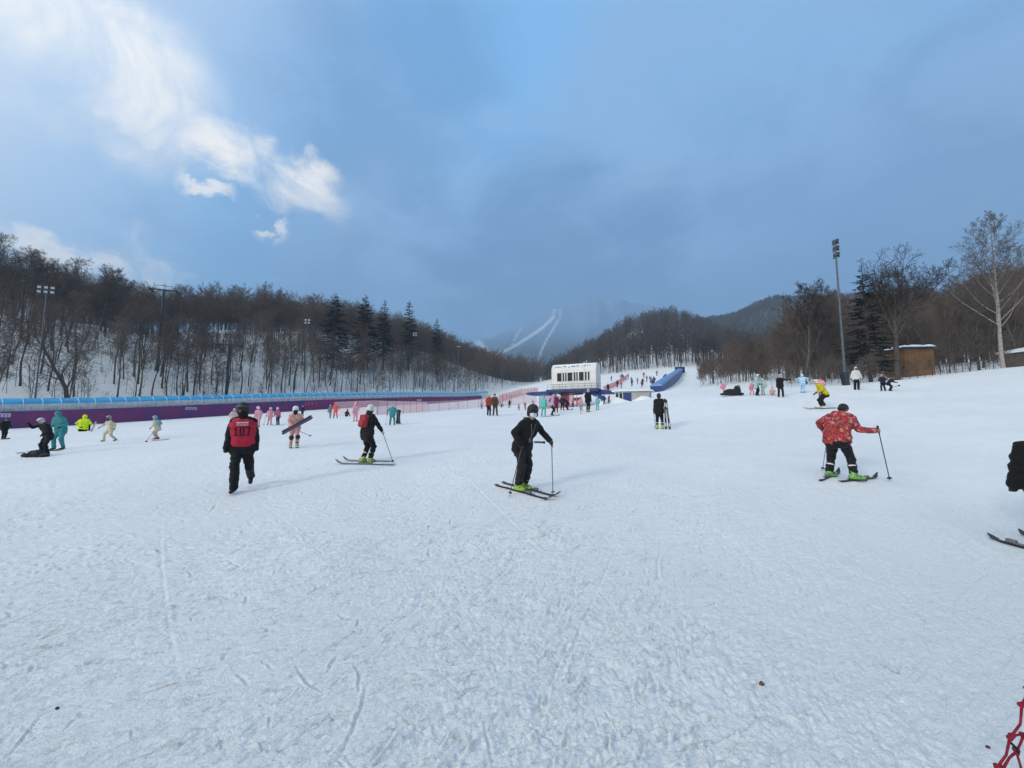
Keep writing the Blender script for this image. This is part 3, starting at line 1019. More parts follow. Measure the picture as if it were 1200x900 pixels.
for i in range(420):
    u, d = rg.uniform(850, 1260), rg.uniform(60, 120)
    g = GD(u, d)
    vtop = np.interp(u, [850, 900, 930, 960, 1000, 1080, 1120, 1160, 1260], [402, 392, 366, 352, 345, 342, 338, 322, 304]) + rg.uniform(0, 40)
    hh = d * ((450 - vtop) / FPX + ST) - g.z
    pl.append((rg.randint(0, 5), g.x, g.y, g.z - .2, rg.uniform(0, 6.28), max(.3, hh / 13)))
merge(LP_MID, pl, 'right_woods', twig_brown)
LP_SAP = [lowpoly(120 + i, 7.5, 12, 5, .055, .011) for i in range(5)]
pl = []
for i in range(900):
    x, y = hill_xy(rg.uniform(-40, 165), 6 + 40 * rg.rand() ** 1.3)
    if on_screen(x, y): pl.append((rg.randint(0, 5), x, y, gz(x, y) - .1, rg.uniform(0, 6.28), rg.uniform(.4, 1.0)))
merge(LP_SAP, pl, 'hillside_saplings', twig_dark)
# bushes at the foot of the left hill
pl = []
for i in range(150):
    x, y = hill_xy(rg.uniform(-30, 150), rg.uniform(5.5, 30))
    if on_screen(x, y): pl.append((rg.randint(0, 5), x, y, gz(x, y) - .1, rg.uniform(0, 6.28), rg.uniform(.2, .6)))
merge(LP_BUSH, pl, 'hillside_undergrowth', straw)
# ------------------------------------------------------------------ structures
white_panel = mat('white_panel', (.72, .71, .67), .55, var=.06, vscale=.8)
blue_steel = mat('blue_steel', (.020, .050, .190), .45, var=.2, vscale=1.5)
navy = mat('navy_paint', (.022, .045, .140), .5, var=.2, vscale=1.5)
steel = mat('galvanised_steel', (.10, .12, .14), .5, metal=.3, var=.2, vscale=3)
dark_steel = mat('dark_steel', (.05, .06, .07), .5, metal=.3, var=.2, vscale=3)
glass_dark = mat('dark_glass', (.012, .014, .018), .15, var=.2, spec=.6)
lamp_glass = mat('floodlight_glass', (.42, .47, .52), .2, var=.05, spec=.6)
snow_cap = mat('roof_snow', (.84, .87, .90), .7, var=.04, vscale=2, bump=.4, bscale=6)
arch_blue = mat('arched_blue_sheet', (.028, .350, .640), .4, var=.12, vscale=.7, spec=.5)
rib_white = mat('white_rib', (.70, .76, .80), .5)
side_grey = mat('tunnel_side_sheet', (.56, .58, .59), .5, var=.2, vscale=2.2)
blue_sheet = mat('pale_blue_sheet', (.16, .30, .58), .4, var=.15, vscale=.5, spec=.4)
pink_net_m = mat('pink_net', (.72, .27, .33), .8, var=.15)
red_net_m = mat('red_net', (.62, .10, .09), .8, var=.15)
wood_brown = mat('varnished_planks', (.250, .120, .045), .6, var=.25, vscale=3)
concrete = mat('pale_concrete', (.40, .39, .37), .8, var=.12, vscale=1.5)

def tunnel_frame(s, off=0.0):
    """point on the conveyor line, its direction and left normal"""
    p = TUN_A + _td * s + _tn * off
    return np.array((p[0], p[1], gz(p[0], p[1])))

def conveyor_tunnel():
    root = empty('conveyor_tunnel', tuple(tunnel_frame(0)))
    tag(root, 'long covered conveyor tunnel with arched blue roof and white ribs along the left wood', 'conveyor tunnel')
    o = np.array(root.location)
    ss_ = np.arange(-24, 108.1, 1.5)
    zs = np.array([tunnel_frame(s, 0)[2] for s in ss_])
    zs = np.convolve(np.pad(zs, 4, 'edge'), np.ones(9) / 9, 'valid')
    Wd, Hw, Ra = 1.35, 1.44, .72                      # half width, wall height, arch rise
    base = lambda i: np.array((*(TUN_A + _td * ss_[i]), zs[i])) + np.array((0, 0, 1.30)) - o
    nn = np.array((_tn[0], _tn[1], 0))
    # arched roof
    prof = [(-Wd * math.cos(a), Ra * math.sin(a)) for a in np.linspace(0, math.pi, 13)]
    def sweep(prof, zoff):
        mb = MB(); k = len(prof)
        Vv = np.concatenate([[base(i) + nn * a + np.array((0, 0, zoff + c)) for a, c in prof] for i in range(len(ss_))])
        F = [(i * k + j, i * k + j + 1, (i + 1) * k + j + 1, (i + 1) * k + j) for i in range(len(ss_) - 1) for j in range(k - 1)]
        return mb.add(Vv, F)
    thick = prof + [(a * .97, c * .96 - .01) for a, c in reversed(prof)] + [prof[0]]
    sweep(thick, Hw).build('roof', arch_blue, root, smooth=False)
    for sgn in (-1, 1):
        pr = [(sgn * Wd, -.5), (sgn * Wd, Hw), (sgn * (Wd - .05), Hw), (sgn * (Wd - .05), -.5), (sgn * Wd, -.5)]
        sweep(pr, 0).build('side_wall', side_grey, root)
    sweep([(-1.2, -1.6), (-1.2, -.5), (1.2, -.5), (1.2, -1.6), (-1.2, -1.6)], 0).build('base', snow_cap, root)
    rib = MB()
    pts = [nn * (-(Wd + .03) * math.cos(a)) + np.array((0, 0, Hw + (Ra + .03) * math.sin(a))) for a in np.linspace(0, math.pi, 15)]
    rib.tube([nn * -(Wd + .03) + np.array((0, 0, -.4))] + pts + [nn * (Wd + .03) + np.array((0, 0, -.4))], .035, 5)
    rm = rib.mesh('rib', rib_white)
    for i in range(0, len(ss_), 1):
        r_ = link(bpy.data.objects.new('rib', rm), root)
        r_.location = base(i)
    # snow bank lying against the far side
    return root
conveyor_tunnel()

def banner_fence():
    """purple banner in front of the conveyor"""
    m = bpy.data.materials.new('purple_banner')
    m.use_nodes = True
    q = NB(m.node_tree); p = m.node_tree.nodes['Principled BSDF']
    t = q.n('ShaderNodeTexCoord').outputs['Object']
    f = q.noise(t, .35, 5, .6); f2 = q.noise(t, 1.1, 4, .6)
    c = q.mix(q.ss(f, .40, .62), (.085, .024, .140), (.165, .022, .115))
    c = q.mix(q.m('MULTIPLY', q.ss(f2, .6, .8), .5), c, (.20, .03, .12))
    q.link(c, p.inputs['Base Color']); p.inputs['Roughness'].default_value = .6
    root = empty('banner_fence', tuple(tunnel_frame(0, -2.2)))
    tag(root, 'long purple banner fence standing in front of the blue-roofed conveyor tunnel', 'banner fence')
    o = np.array(root.location)
    s_ = np.arange(-24, 103.1, 1.5)
    zz_ = np.array([tunnel_frame(s, -2.2)[2] for s in s_])
    zz_ = np.convolve(np.pad(zz_, 3, 'edge'), np.ones(7) / 7, 'valid')
    def P(i, off, h): return np.array((*(TUN_A + _td * s_[i] + _tn * (-2.2 + off)), zz_[i] + h)) - o
    pr = [(-.02, -.5), (-.02, 1.98), (.02, 1.98), (.02, -.5)]
    mb = MB()
    Vv = np.concatenate([[P(i, a, c) for a, c in pr] for i in range(len(s_))])
    F = [(i * 4 + j, i * 4 + (j + 1) % 4, (i + 1) * 4 + (j + 1) % 4, (i + 1) * 4 + j) for i in range(len(s_) - 1) for j in range(4)]
    mb.add(Vv, F).build('banner', m, root)
    post = MB().tube([(0, 0, -.3), (0, 0, 2.06)], .03, 6).mesh('post', steel)
    for i in range(0, len(s_), 2):
        q_ = link(bpy.data.objects.new('post', post), root); q_.location = P(i, .08, 0)
    # pale printed plates and marks on the banner
    def plate(u, h0, h1, w, m_, name, marks=0, mm=None):
        k = (u - 600) / FPX
        s = 30.0
        for _ in range(40):
            x, y = TUN_A + _td * s + _tn * -2.2
            s -= (x - k * y * CT) / (_td[0] - k * _td[1] * CT)
        z = np.interp(s, s_, zz_)
        c = np.array((*(TUN_A + _td * s + _tn * -2.25), z + (h0 + h1) / 2)) - o
        M = Matrix(((_td[0], -_td[1], 0), (_td[1], _td[0], 0), (0, 0, 1)))
        pl_ = MB().box(c, (w, .02, h1 - h0), M).build(name, m_, root)
        if marks:
            mk = MB()
            for j in range(marks):
                cc = c + np.array((_td[0], _td[1], 0)) * (w * (-.42 + .84 * (j + .5) / marks)) - np.array((_tn[0], _tn[1], 0)) * .02
                mk.box(cc + np.array((0, 0, .05)), (w / marks * .55, .012, (h1 - h0) * .22), M)
                mk.box(cc - np.array((0, 0, .10)), (w / marks * .35, .012, (h1 - h0) * .30), M)
            mk.build('print', mm, pl_)
    pale = mat('pale_print', (.42, .34, .52), .6)
    plate(223, 1.25, 1.68, 1.5, pale, 'plate', 5, mat('print_purple', (.16, .08, .22), .6))
    plate(2, 1.35, 1.78, 1.2, mat('plate_white', (.55, .52, .62), .6), 'plate', 4, MATS['print_purple'])
    redp = mat('red_print', (.50, .05, .10), .6)
    for k_ in range(4): plate(357 + k_ * 4.2, .95, 1.6, .32, redp, 'print')
    for u in (492, 489): plate(u, .9, 1.4, .5, mat('white_print', (.7, .66, .72), .6), 'print')
    for u in (521, 530, 546): plate(u, 1.0, 1.35, .7, redp, 'print')
banner_fence()

# ------------------------------------------------------------------ netting
def net_fence(pts, hgt, m, label, cell=.16, posts=True, post_m=None, dense=.006, group=None):
    """a run of netting between posts along ground points; the net is woven from thin cords"""
    root = empty('net_fence', tuple(pts[0]))
    tag(root, label, 'net fence', group)
    o = Vector(pts[0])
    a, c = [], []
    cum = [0]
    for p0, p1 in zip(pts[:-1], pts[1:]): cum.append(cum[-1] + (p1 - p0).length)
    def at(s):
        s = min(max(s, 0), cum[-1])
        for i in range(len(pts) - 1):
            if s <= cum[i + 1] or i == len(pts) - 2:
                f = (s - cum[i]) / max(1e-6, cum[i + 1] - cum[i])
                return pts[i].lerp(pts[i + 1], f) - o
    n = max(2, int(cum[-1] / cell))
    for i in range(n):
        p0, p1 = at(cum[-1] * i / n), at(cum[-1] * (i + 1) / n)
        for k in range(int(hgt / cell)):
            z0, z1 = .05 + k * cell, .05 + (k + 1) * cell
            a.append(p0 + Vector((0, 0, z0))); c.append(p1 + Vector((0, 0, z1)))
            a.append(p0 + Vector((0, 0, z1))); c.append(p1 + Vector((0, 0, z0)))
        for z in (.05, hgt):
            a.append(p0 + Vector((0, 0, z))); c.append(p1 + Vector((0, 0, z)))
    a = np.array([q[:] for q in a]); c = np.array([q[:] for q in c])
    V_, Q_ = prisms(a, c, np.full(len(a), dense), np.full(len(a), dense))
    link(bpy.data.objects.new('netting', np_mesh('netting', V_, Q_, None, [m])), root)
    pm = MB().tube([(0, 0, -.2), (0, 0, hgt + .12)], .022, 6).mesh('post', post_m or dark_steel)
    k = max(1, int(cum[-1] / 2.2))
    for i in range(k + 1):
        q_ = link(bpy.data.objects.new('post', pm), root); q_.location = at(cum[-1] * i / k)
    return root

fence_uv = [(392, 488), (440, 486.5), (500, 482.5), (545, 479), (573, 476.5)]
net_fence([G(u, v)[0] for u, v in fence_uv], 1.35, mat('pale_pink_net', (.84, .56, .60), .8), 'long pale pink net fence in front of the purple banner, behind the turquoise skier', cell=.13, dense=.0125)
net_fence([GD(578, 62), GD(600, 66), GD(628, 68)], 1.7, pink_net_m, 'pink net fence between the banner end and the white lift building', cell=.15, dense=.010)
net_fence([GD(585, 74), GD(612, 90), GD(630, 100)], 1.5, red_net_m, 'red net fence further back, left of the blue platform', cell=.17, dense=.009)
net_fence([GD(632, 46), GD(656, 47), GD(672, 47)], 1.5, red_net_m, 'red queue net right under the blue lift platform', cell=.13, dense=.015)
net_fence([GD(707, 78), GD(722, 96), GD(735, 118)], 1.3, pink_net_m, 'red net climbing the slope behind the white lift building', cell=.2, dense=.011)

# ------------------------------------------------------------------ chairlift building
def lift_station():
    D0 = 55.0
    g = GD(672, D0)
    root = empty('lift_station', tuple(g), R(-25))
    tag(root, 'white rounded chairlift building with a row of dark windows on a blue platform', 'lift building')
    px = D0 / FPX                                # metres per picture pixel
    zt = lambda v: D0 * ((450 - v) / FPX * CT + ST) - g.z
    z0, z1 = zt(456.5), zt(427)
    w, dp = 6.4, 2.9
    x0 = -w / 2 + .4
    xc = x0 + w / 2
    # rounded body: profile in depth, pushed along x
    hh = z1 - z0
    rd = 1.05
    prof = [(-dp / 2, 0), (dp / 2, 0)]
    for k in range(9):
        a = k / 8 * math.pi / 2; prof.append((dp / 2 - rd + rd * math.cos(a), hh - rd + rd * math.sin(a)))
    for k in range(9):
        a = math.pi / 2 + k / 8 * math.pi / 2; prof.append((-dp / 2 + rd + rd * math.cos(a), hh - rd + rd * math.sin(a)))
    body = MB().prism(prof, (0, 1, 0), (0, 0, 1), (x0, 0, z0), (w, 0, 0)).build('body', white_panel, root)
    cap = MB()
    cap.prism([(p[0] * .97, p[1] + .03) for p in prof[2:] if p[1] > hh - .45], (0, 1, 0), (0, 0, 1), (x0 + .1, 0, z0), (w - .25, 0, 0))
    cap.build('roof_snow', snow_cap, root)
    # blue characters along the eave: only short strokes can be made out
    lt = MB(); rg_ = np.random.RandomState(4)
    for k in range(15):
        if k in (5, 10): continue
        xx = x0 + .5 + k * .36
        a = math.radians(38)
        for j in range(3):
            lt.box((xx + rg_.uniform(-.08, .08), -dp / 2 + rd * (1 - math.cos(a)) - .035 + rg_.uniform(-.02, .02), z0 + hh - rd + rd * math.sin(a) - .05 + rg_.uniform(-.08, .12)),
                   (rg_.choice((.22, .06)), .05, .05 + .1 * rg_.rand()), Matrix.Rotation(-math.radians(52), 3, 'X'))
    lt.build('lettering', mat('letter_blue', (.03, .12, .42), .5), root)
    U = lambda f: x0 + w * f
    for (f0, f1) in ((.135, .235), (.265, .295), (.320, .350), (.375, .480), (.515, .550), (.570, .600), (.630, .730), (.762, .795), (.825, .858)):
        fr = MB().box(((U(f0) + U(f1)) / 2, -dp / 2 - .02, z0 + hh * .47), (U(f1) - U(f0) + .06, .05, hh * .36)).build('window', white_panel, root)
        MB().box(((U(f0) + U(f1)) / 2, -dp / 2 - .05, z0 + hh * .47), (U(f1) - U(f0), .02, hh * .33)).build('pane', glass_dark, fr)
    sm_ = MB()
    for f in (.0, .25, .5, .75, 1.0): sm_.box((U(f) + (.02 if f == 0 else -.02 if f == 1 else 0), -dp / 2 - .004, z0 + (hh - rd) / 2), (.025, .012, hh - rd))
    sm_.box((xc, -dp / 2 - .004, z0 + hh * .20), (w, .012, .03))
    sm_.build('panel_seam', mat('seam_grey', (.36, .36, .35), .6), root)
    rl = MB()
    for k in range(9):
        xx = x0 - .5 + (w + .8) * k / 8
        rl.tube([(xx, -dp / 2 - .40, z0 - .06), (xx, -dp / 2 - .40, z0 + .62)], .02, 5)
    for h_ in (.32, .62): rl.tube([(x0 - .5, -dp / 2 - .40, z0 + h_), (x0 + w + .3, -dp / 2 - .40, z0 + h_)], .018, 5)
    rl.build('railing', steel, root)
    # platform, long blue arms and slanted legs
    pl_ = MB()
    pl_.box((xc - .2, 0, z0 - .26), (w + 1.0, dp + .9, .42), bev=.06)
    pl_.build('platform', navy, root)
    arm = MB()
    arm.prism([(0, -.34), (0, .28), (-3.4, .16), (-4.0, -.05), (-3.4, -.28)], (1, 0, 0), (0, 0, 1), (x0 - .3, -1.1, z0 - .45), (0, 2.2, 0))
    arm.build('arm', blue_steel, root)
    arm2 = MB()
    arm2.prism([(0, -.34), (0, .25), (2.0, .05), (2.4, -.2), (2.0, -.32)], (1, 0, 0), (0, 0, 1), (x0 + w + .3, -1.0, z0 - .45), (0, 2.0, 0))
    arm2.build('arm', blue_steel, root)
    for (xa, xb, ya) in ((x0 + w - 1.3, x0 + w + .6, -1.2), (x0 + w - 1.3, x0 + w + .2, 1.2)):
        MB().prism([(xa - .5, z0 - .4), (xa + .9, z0 - .4), (xb + .75, z0 - 1.5), (xb + 1.0, -.5), (xb + .25, -.5), (xb - .1, z0 - 1.5)], (1, 0, 0), (0, 0, 1), (0, ya, 0), (0, .35, 0)).build('leg', blue_steel, root)
    MB().box((x0 + 1.4, .4, (z0 - .5) / 2 - .1), (1.0, 1.0, z0 - .2)).build('mast', navy, root)
    wh_ = MB()
    wh_.tube([(xc - .8 + 1.7 * math.cos(a), 1.5 * math.sin(a), z0 - .62) for a in np.linspace(0, 2 * math.pi, 25)], .09, 6, cap=False)
    wh_.build('bullwheel', mat('rust_red', (.20, .05, .035), .6), root)
    for k, xx in enumerate((-2.6, -1.2, .5)):
        ch = MB()
        ch.tube([(xc + xx, -1.5, z0 - .6), (xc + xx, -1.5, z0 - 1.25)], .03, 6)
        ch.box((xc + xx, -1.5, z0 - 1.45), (1.1, .06, .40)); ch.box((xc + xx, -1.72, z0 - 1.66), (1.1, .45, .06))
        ch.build('chair', mat('chair_red', (.17, .045, .045), .6), root)
lift_station()

def ticket_hut():
    D0 = 47.0
    g = GD(742, D0)
    root = empty('ticket_hut', tuple(g - Vector((0, 0, .1))), R(-24))
    tag(root, 'low grey hut with snowy roof and blue door beside the lift building', 'hut')
    w, dp, hh = 3.9, 3.0, 1.28
    MB().box((0, 0, hh / 2 - .2), (w, dp, hh + .4)).build('wall', concrete, root)
    rf = MB()
    ow, od = w / 2 + .4, dp / 2 + .35
    rf.add([(-ow, -od, hh), (ow, -od, hh), (ow, od, hh), (-ow, od, hh), (-ow, -od, hh + .10), (ow, -od, hh + .10), (ow, od, hh + .10), (-ow, od, hh + .10), (-.5, 0, hh + .42), (.5, 0, hh + .42)],
           [(3, 2, 1, 0), (0, 1, 5, 4), (1, 2, 6, 5), (2, 3, 7, 6), (3, 0, 4, 7), (4, 5, 9, 8), (5, 6, 9), (6, 7, 8, 9), (7, 4, 8)])
    rf.build('roof', snow_cap, root)
    MB().box((-.55, -dp / 2 - .02, .55), (.95, .06, 1.1)).build('door', blue_steel, root)
    for x in (-1.75, -1.25):
        MB().box((x, -dp / 2 - .02, .62), (.34, .05, .9)).build('window', glass_dark, root)
    for x in (-1.9, -1.5, -1.07):
        MB().box((x, -dp / 2 - .035, .6), (.07, .06, 1.2)).build('post', white_panel, root)
ticket_hut()
# heap of snow in front of the hut
def heap(u, d, rx, ry, h, label):
    g = GD(u, d)
    Vv, F = [], []
    for i in range(13):
        for k in range(26):
            a = 2 * math.pi * k / 26; f = i / 12
            x, y = g.x + rx * f * math.cos(a), g.y + ry * f * math.sin(a)
            zz_ = h * (1 - f * f) ** 1.5 * (1 + .35 * (vnoise(np.array([x * 2.2]), np.array([y * 2.2]))[0] - .5)) - (.02 + .06 * (i == 12))
            Vv.append((x, y, float(height(x, y, False)[0]) + zz_))
    for i in range(12):
        for k in range(26):
            q_ = (k + 1) % 26; F.append((i * 26 + k, (i + 1) * 26 + k, (i + 1) * 26 + q_, i * 26 + q_))
    o = MB().add(Vv, F).build('snow_heap', snow, None, smooth=True)
    tag(o, label, 'snow heap')
heap(717, 43, 2.2, 1.2, .75, 'rounded snow heap in front of the grey hut beside the lift building')
heap(752, 43.5, 1.4, .8, .45, 'small snow heap at the right-hand corner of the grey hut')

def slope_tunnel():
    a0, a1 = G(769, 459.5, 20, 120)[0], GD(797, 121)
    root = empty('slope_tunnel', tuple(a0))
    tag(root, 'blue covered conveyor tunnel climbing the slope on the right of the grey hut', 'conveyor tunnel')
    n = 22
    P_ = []
    for i in range(n + 1):
        x, y = a0.x + (a1.x - a0.x) * i / n, a0.y + (a1.y - a0.y) * i / n
        P_.append(np.array((x, y, max(a0.z + (a1.z - a0.z) * i / n, gz(x, y) - .7))) - np.array(a0))
    d = np.array((a1 - a0)); nn = np.array((-d[1], d[0], 0)); nn /= np.linalg.norm(nn)
    def sweep(prof):
        k = len(prof)
        Vv = np.concatenate([[p + nn * a + np.array((0, 0, c)) for a, c in prof] for p in P_])
        F = [(i * k + j, i * k + (j + 1) % k, (i + 1) * k + (j + 1) % k, (i + 1) * k + j) for i in range(n) for j in range(k)]
        F += [tuple(range(k)), tuple(n * k + j for j in range(k - 1, -1, -1))]
        return MB().add(Vv, F)
    sweep([(-.92, -2.2), (.92, -2.2), (.92, 1.0), (-.92, 1.0)]).build('side_wall', blue_steel, root)
    pr = [(-.97 * math.cos(a), 1.0 + .45 * math.sin(a)) for a in np.linspace(0, math.pi, 11)]
    sweep(pr).build('roof', blue_sheet, root)
    e = P_[-1]
    MB().box(e + np.array((.3, .5, .9)), (2.7, 1.2, 2.0)).build('top_house', navy, root)
slope_tunnel()

def brown_hut():
    D0 = 44.0
    g = GD(1068, D0)
    root = empty('wooden_hut', tuple(g), R(-8))
    tag(root, 'brown plank hut with a snow-covered flat roof among the trees', 'hut')
    zt = lambda v: D0 * ((450 - v) / FPX * CT + ST) - g.z
    zb, z1 = zt(442), zt(410)
    m = bpy.data.materials.new('hut_planks'); m.use_nodes = True
    q = NB(m.node_tree); p = m.node_tree.nodes['Principled BSDF']
    t = q.n('ShaderNodeTexCoord').outputs['Object']
    wv = q.n('ShaderNodeTexWave', bands_direction='X'); wv.inputs['Scale'].default_value = 1.6
    q.link(t, wv.inputs[0])
    c = q.mix(q.ss(q.noise(t, 1.7, 4, .6), .3, .7), (.175, .085, .030), (.265, .140, .052))
    q.link(q.mix(q.m('MULTIPLY', q.ss(wv.outputs[0], .0, .12), -1.0), c, c) if False else q.mix(q.m('SUBTRACT', 1.0, q.ss(wv.outputs['Fac'], 0, .10)), c, (.06, .03, .015)), p.inputs['Base Color'])
    p.inputs['Roughness'].default_value = .7
    w, dp = 2.9, 2.6
    MB().box((0, 0, (zb + z1) / 2 - .3), (w, dp, z1 - zb + .6)).build('wall', m, root)
    MB().box((0, 0, z1 + .08), (w + .7, dp + .8, .14)).build('roof', dark_steel, root)
    sc_ = MB()
    nx = 16
    Vv, F = [], []
    for i in range(nx + 1):
        for j in range(9):
            fx, fy = i / nx * 2 - 1, j / 8 * 2 - 1
            edge = min(1, (1 - abs(fx)) * 5) * min(1, (1 - abs(fy)) * 4)
            Vv.append((fx * (w / 2 + .3), fy * (dp / 2 + .35), z1 + .155 + .26 * edge ** .5 * (.55 + .8 * vnoise(np.array([i * .55]), np.array([j * .4 + 3]))[0])))
    for i in range(nx):
        for j in range(8): F.append((i * 9 + j, i * 9 + j + 1, (i + 1) * 9 + j + 1, (i + 1) * 9 + j))
    sc_.add(Vv, F).build('roof_snow', snow_cap, root, smooth=True)
brown_hut()

def edge_shed():
    D0 = 42.0
    g = GD(1238, D0)
    root = empty('grey_shed', tuple(g), R(6))
    tag(root, 'grey shed with a sloping snowy roof at the right edge behind the birch', 'shed')
    zt = lambda v: D0 * ((450 - v) / FPX * CT + ST) - g.z
    MB().box((.4, 1.5, zt(411) / 2), (4.2, 3, zt(411) + .8)).build('wall', mat('weathered_wood', (.12, .105, .09), .85, var=.3, vscale=3), root)
    rf = MB()
    za, zb = zt(411) + .1, zt(405) + .35
    rf.add([(-2, -.6, za), (2.9, -.6, zb), (2.9, 3.4, zb), (-2, 3.4, za), (-2, -.6, za + .3), (2.9, -.6, zb + .3), (2.9, 3.4, zb + .3), (-2, 3.4, za + .3)],
           [(3, 2, 1, 0), (4, 5, 6, 7), (0, 1, 5, 4), (1, 2, 6, 5), (2, 3, 7, 6), (3, 0, 4, 7)])
    rf.build('roof', snow_cap, root)
edge_shed()

def stake_fence():
    pts = [GD(u, 38.5) for u in np.arange(1058, 1235, 9)]
    root = empty('wire_fence', tuple(pts[0]))
    tag(root, 'thin dark stake fence on the crest of the right snow bank', 'fence')
    for p0 in pts:
        h = .9 + .35 * rngT.rand()
        MB().tube([tuple(p0 - pts[0] - Vector((0, 0, .3))), tuple(p0 - pts[0] + Vector((rngT.normal(0, .06), 0, h)))], .03, 5).build('post', bark_dark, root)
    for hh in (.35, .75):
        MB().tube([tuple(q_ - pts[0] + Vector((0, 0, hh))) for q_ in pts], .010, 4).build('wire', dark_steel, root)
stake_fence()

# ------------------------------------------------------------------ floodlight poles
def lamp_mesh():
    hb = MB().box((0, .09, 0), (.46, .20, .36), bev=.04).mesh('lamp', dark_steel)
    gl = MB().box((0, -.035, 0), (.40, .03, .30), bev=.01).mesh('glass', lamp_glass)
    return hb, gl
LB, LG = lamp_mesh()
def flood_pole(u, vb, vt, d, rows, cols, face, label, r=.10, gap=(.68, .62), lean=0.0, name='floodlight_pole'):
    g = GD(u, d)
    zt = d * ((450 - vt) / FPX + ST * 1.0) - g.z          # approximate top
    root = empty(name, tuple(g), face)
    root.rotation_euler = (0, lean, face)
    tag(root, label, 'floodlight pole')
    H = zt
    MB().tube([(0, 0, -.5), (0, 0, H * .5), (0, 0, H)], [r, r * .75, r * .5], 10).build('pole', steel, root)
    for i in range(rows):
        z = H - .15 - i * gap[1]
        bar = MB().box((0, -.05, z - .24), (cols * gap[0], .07, .07)).build('crossbar', dark_steel, root)
        for k in range(cols):
            lb = link(bpy.data.objects.new('lamp', LB), root)
            lb.location = ((k - (cols - 1) / 2) * gap[0], -.16, z)
            lb.rotation_euler = (R(18), 0, 0)
            link(bpy.data.objects.new('glass', LG), lb)
    if rows > 1:
        MB().box((0, .02, H - .15 - (rows - 1) * gap[1] / 2 - .24), (.08, .05, rows * gap[1])).build('frame', dark_steel, root)
    return root
flood_pole(43, 465, 333, 52, 2, 3, R(20), 'tall floodlight pole with six pale lamps at the left end of the wood')
def hill_pole(u, t_, vt, rows, cols, face, label, **kw):
    x, y = at_col(u, t_)
    return flood_pole(u, 0, vt, y * CT, rows, cols, face, label, **kw)
hill_pole(357, 3.2, 373, 2, 2, R(10), 'floodlight pole with four lamps half way along the left wood')
hill_pole(485, 3.2, 389, 2, 2, R(6), 'slim floodlight pole before the right part of the left wood, beside the snow mound')
hill_pole(537, 3.2, 405, 1, 2, R(4), 'smallest floodlight pole, near the far end of the left wood')
flood_pole(991, 457, 275, 34, 3, 1, R(105), 'tall floodlight pole by the right wood, its lamps stacked edge-on', r=.115, gap=(.6, .62))
flood_pole(836, 446, 410, 78, 1, 1, R(-20), 'short lamp post on the slope left of the right wood', r=.20)

def lift_tower(u, vt, d, hill_t, label, wd):
    x, y = at_col(u, hill_t)
    d = y * CT
    g = GD(u, d)
    H = d * ((450 - vt) / FPX + ST) - g.z
    root = empty('lift_tower', tuple(g), R(25))
    tag(root, label, 'lift tower', 'lift towers in the left wood')
    MB().tube([(0, 0, -.5), (0, 0, H)], [.28, .2], 10).build('mast', dark_steel, root)
    MB().box((0, 0, H), (wd, .22, .26)).build('crossarm', dark_steel, root)
    for sx in (-1, 1):
        sh = MB()
        sh.box((sx * wd * .45, 0, H - .25), (.10, 2.6, .16))
        for k in range(6): sh.tube([(sx * wd * .45 - .06, -1.1 + k * .44, H - .15), (sx * wd * .45 + .06, -1.1 + k * .44, H - .15)], .18, 10)
        sh.build('sheave', dark_steel, root)
    fr = MB().tube([(-wd * .3, 0, H), (-wd * .3, 0, H + .9), (wd * .3, 0, H + .9), (wd * .3, 0, H)], .05, 6).build('service_frame', dark_steel, root)
lift_tower(183, 337, 0, 26, 'dark chairlift tower rising above the left treetops', 4.6)
lift_tower(266, 404, 0, 13, 'lower dark chairlift tower among the trunks of the left wood', 4.6)

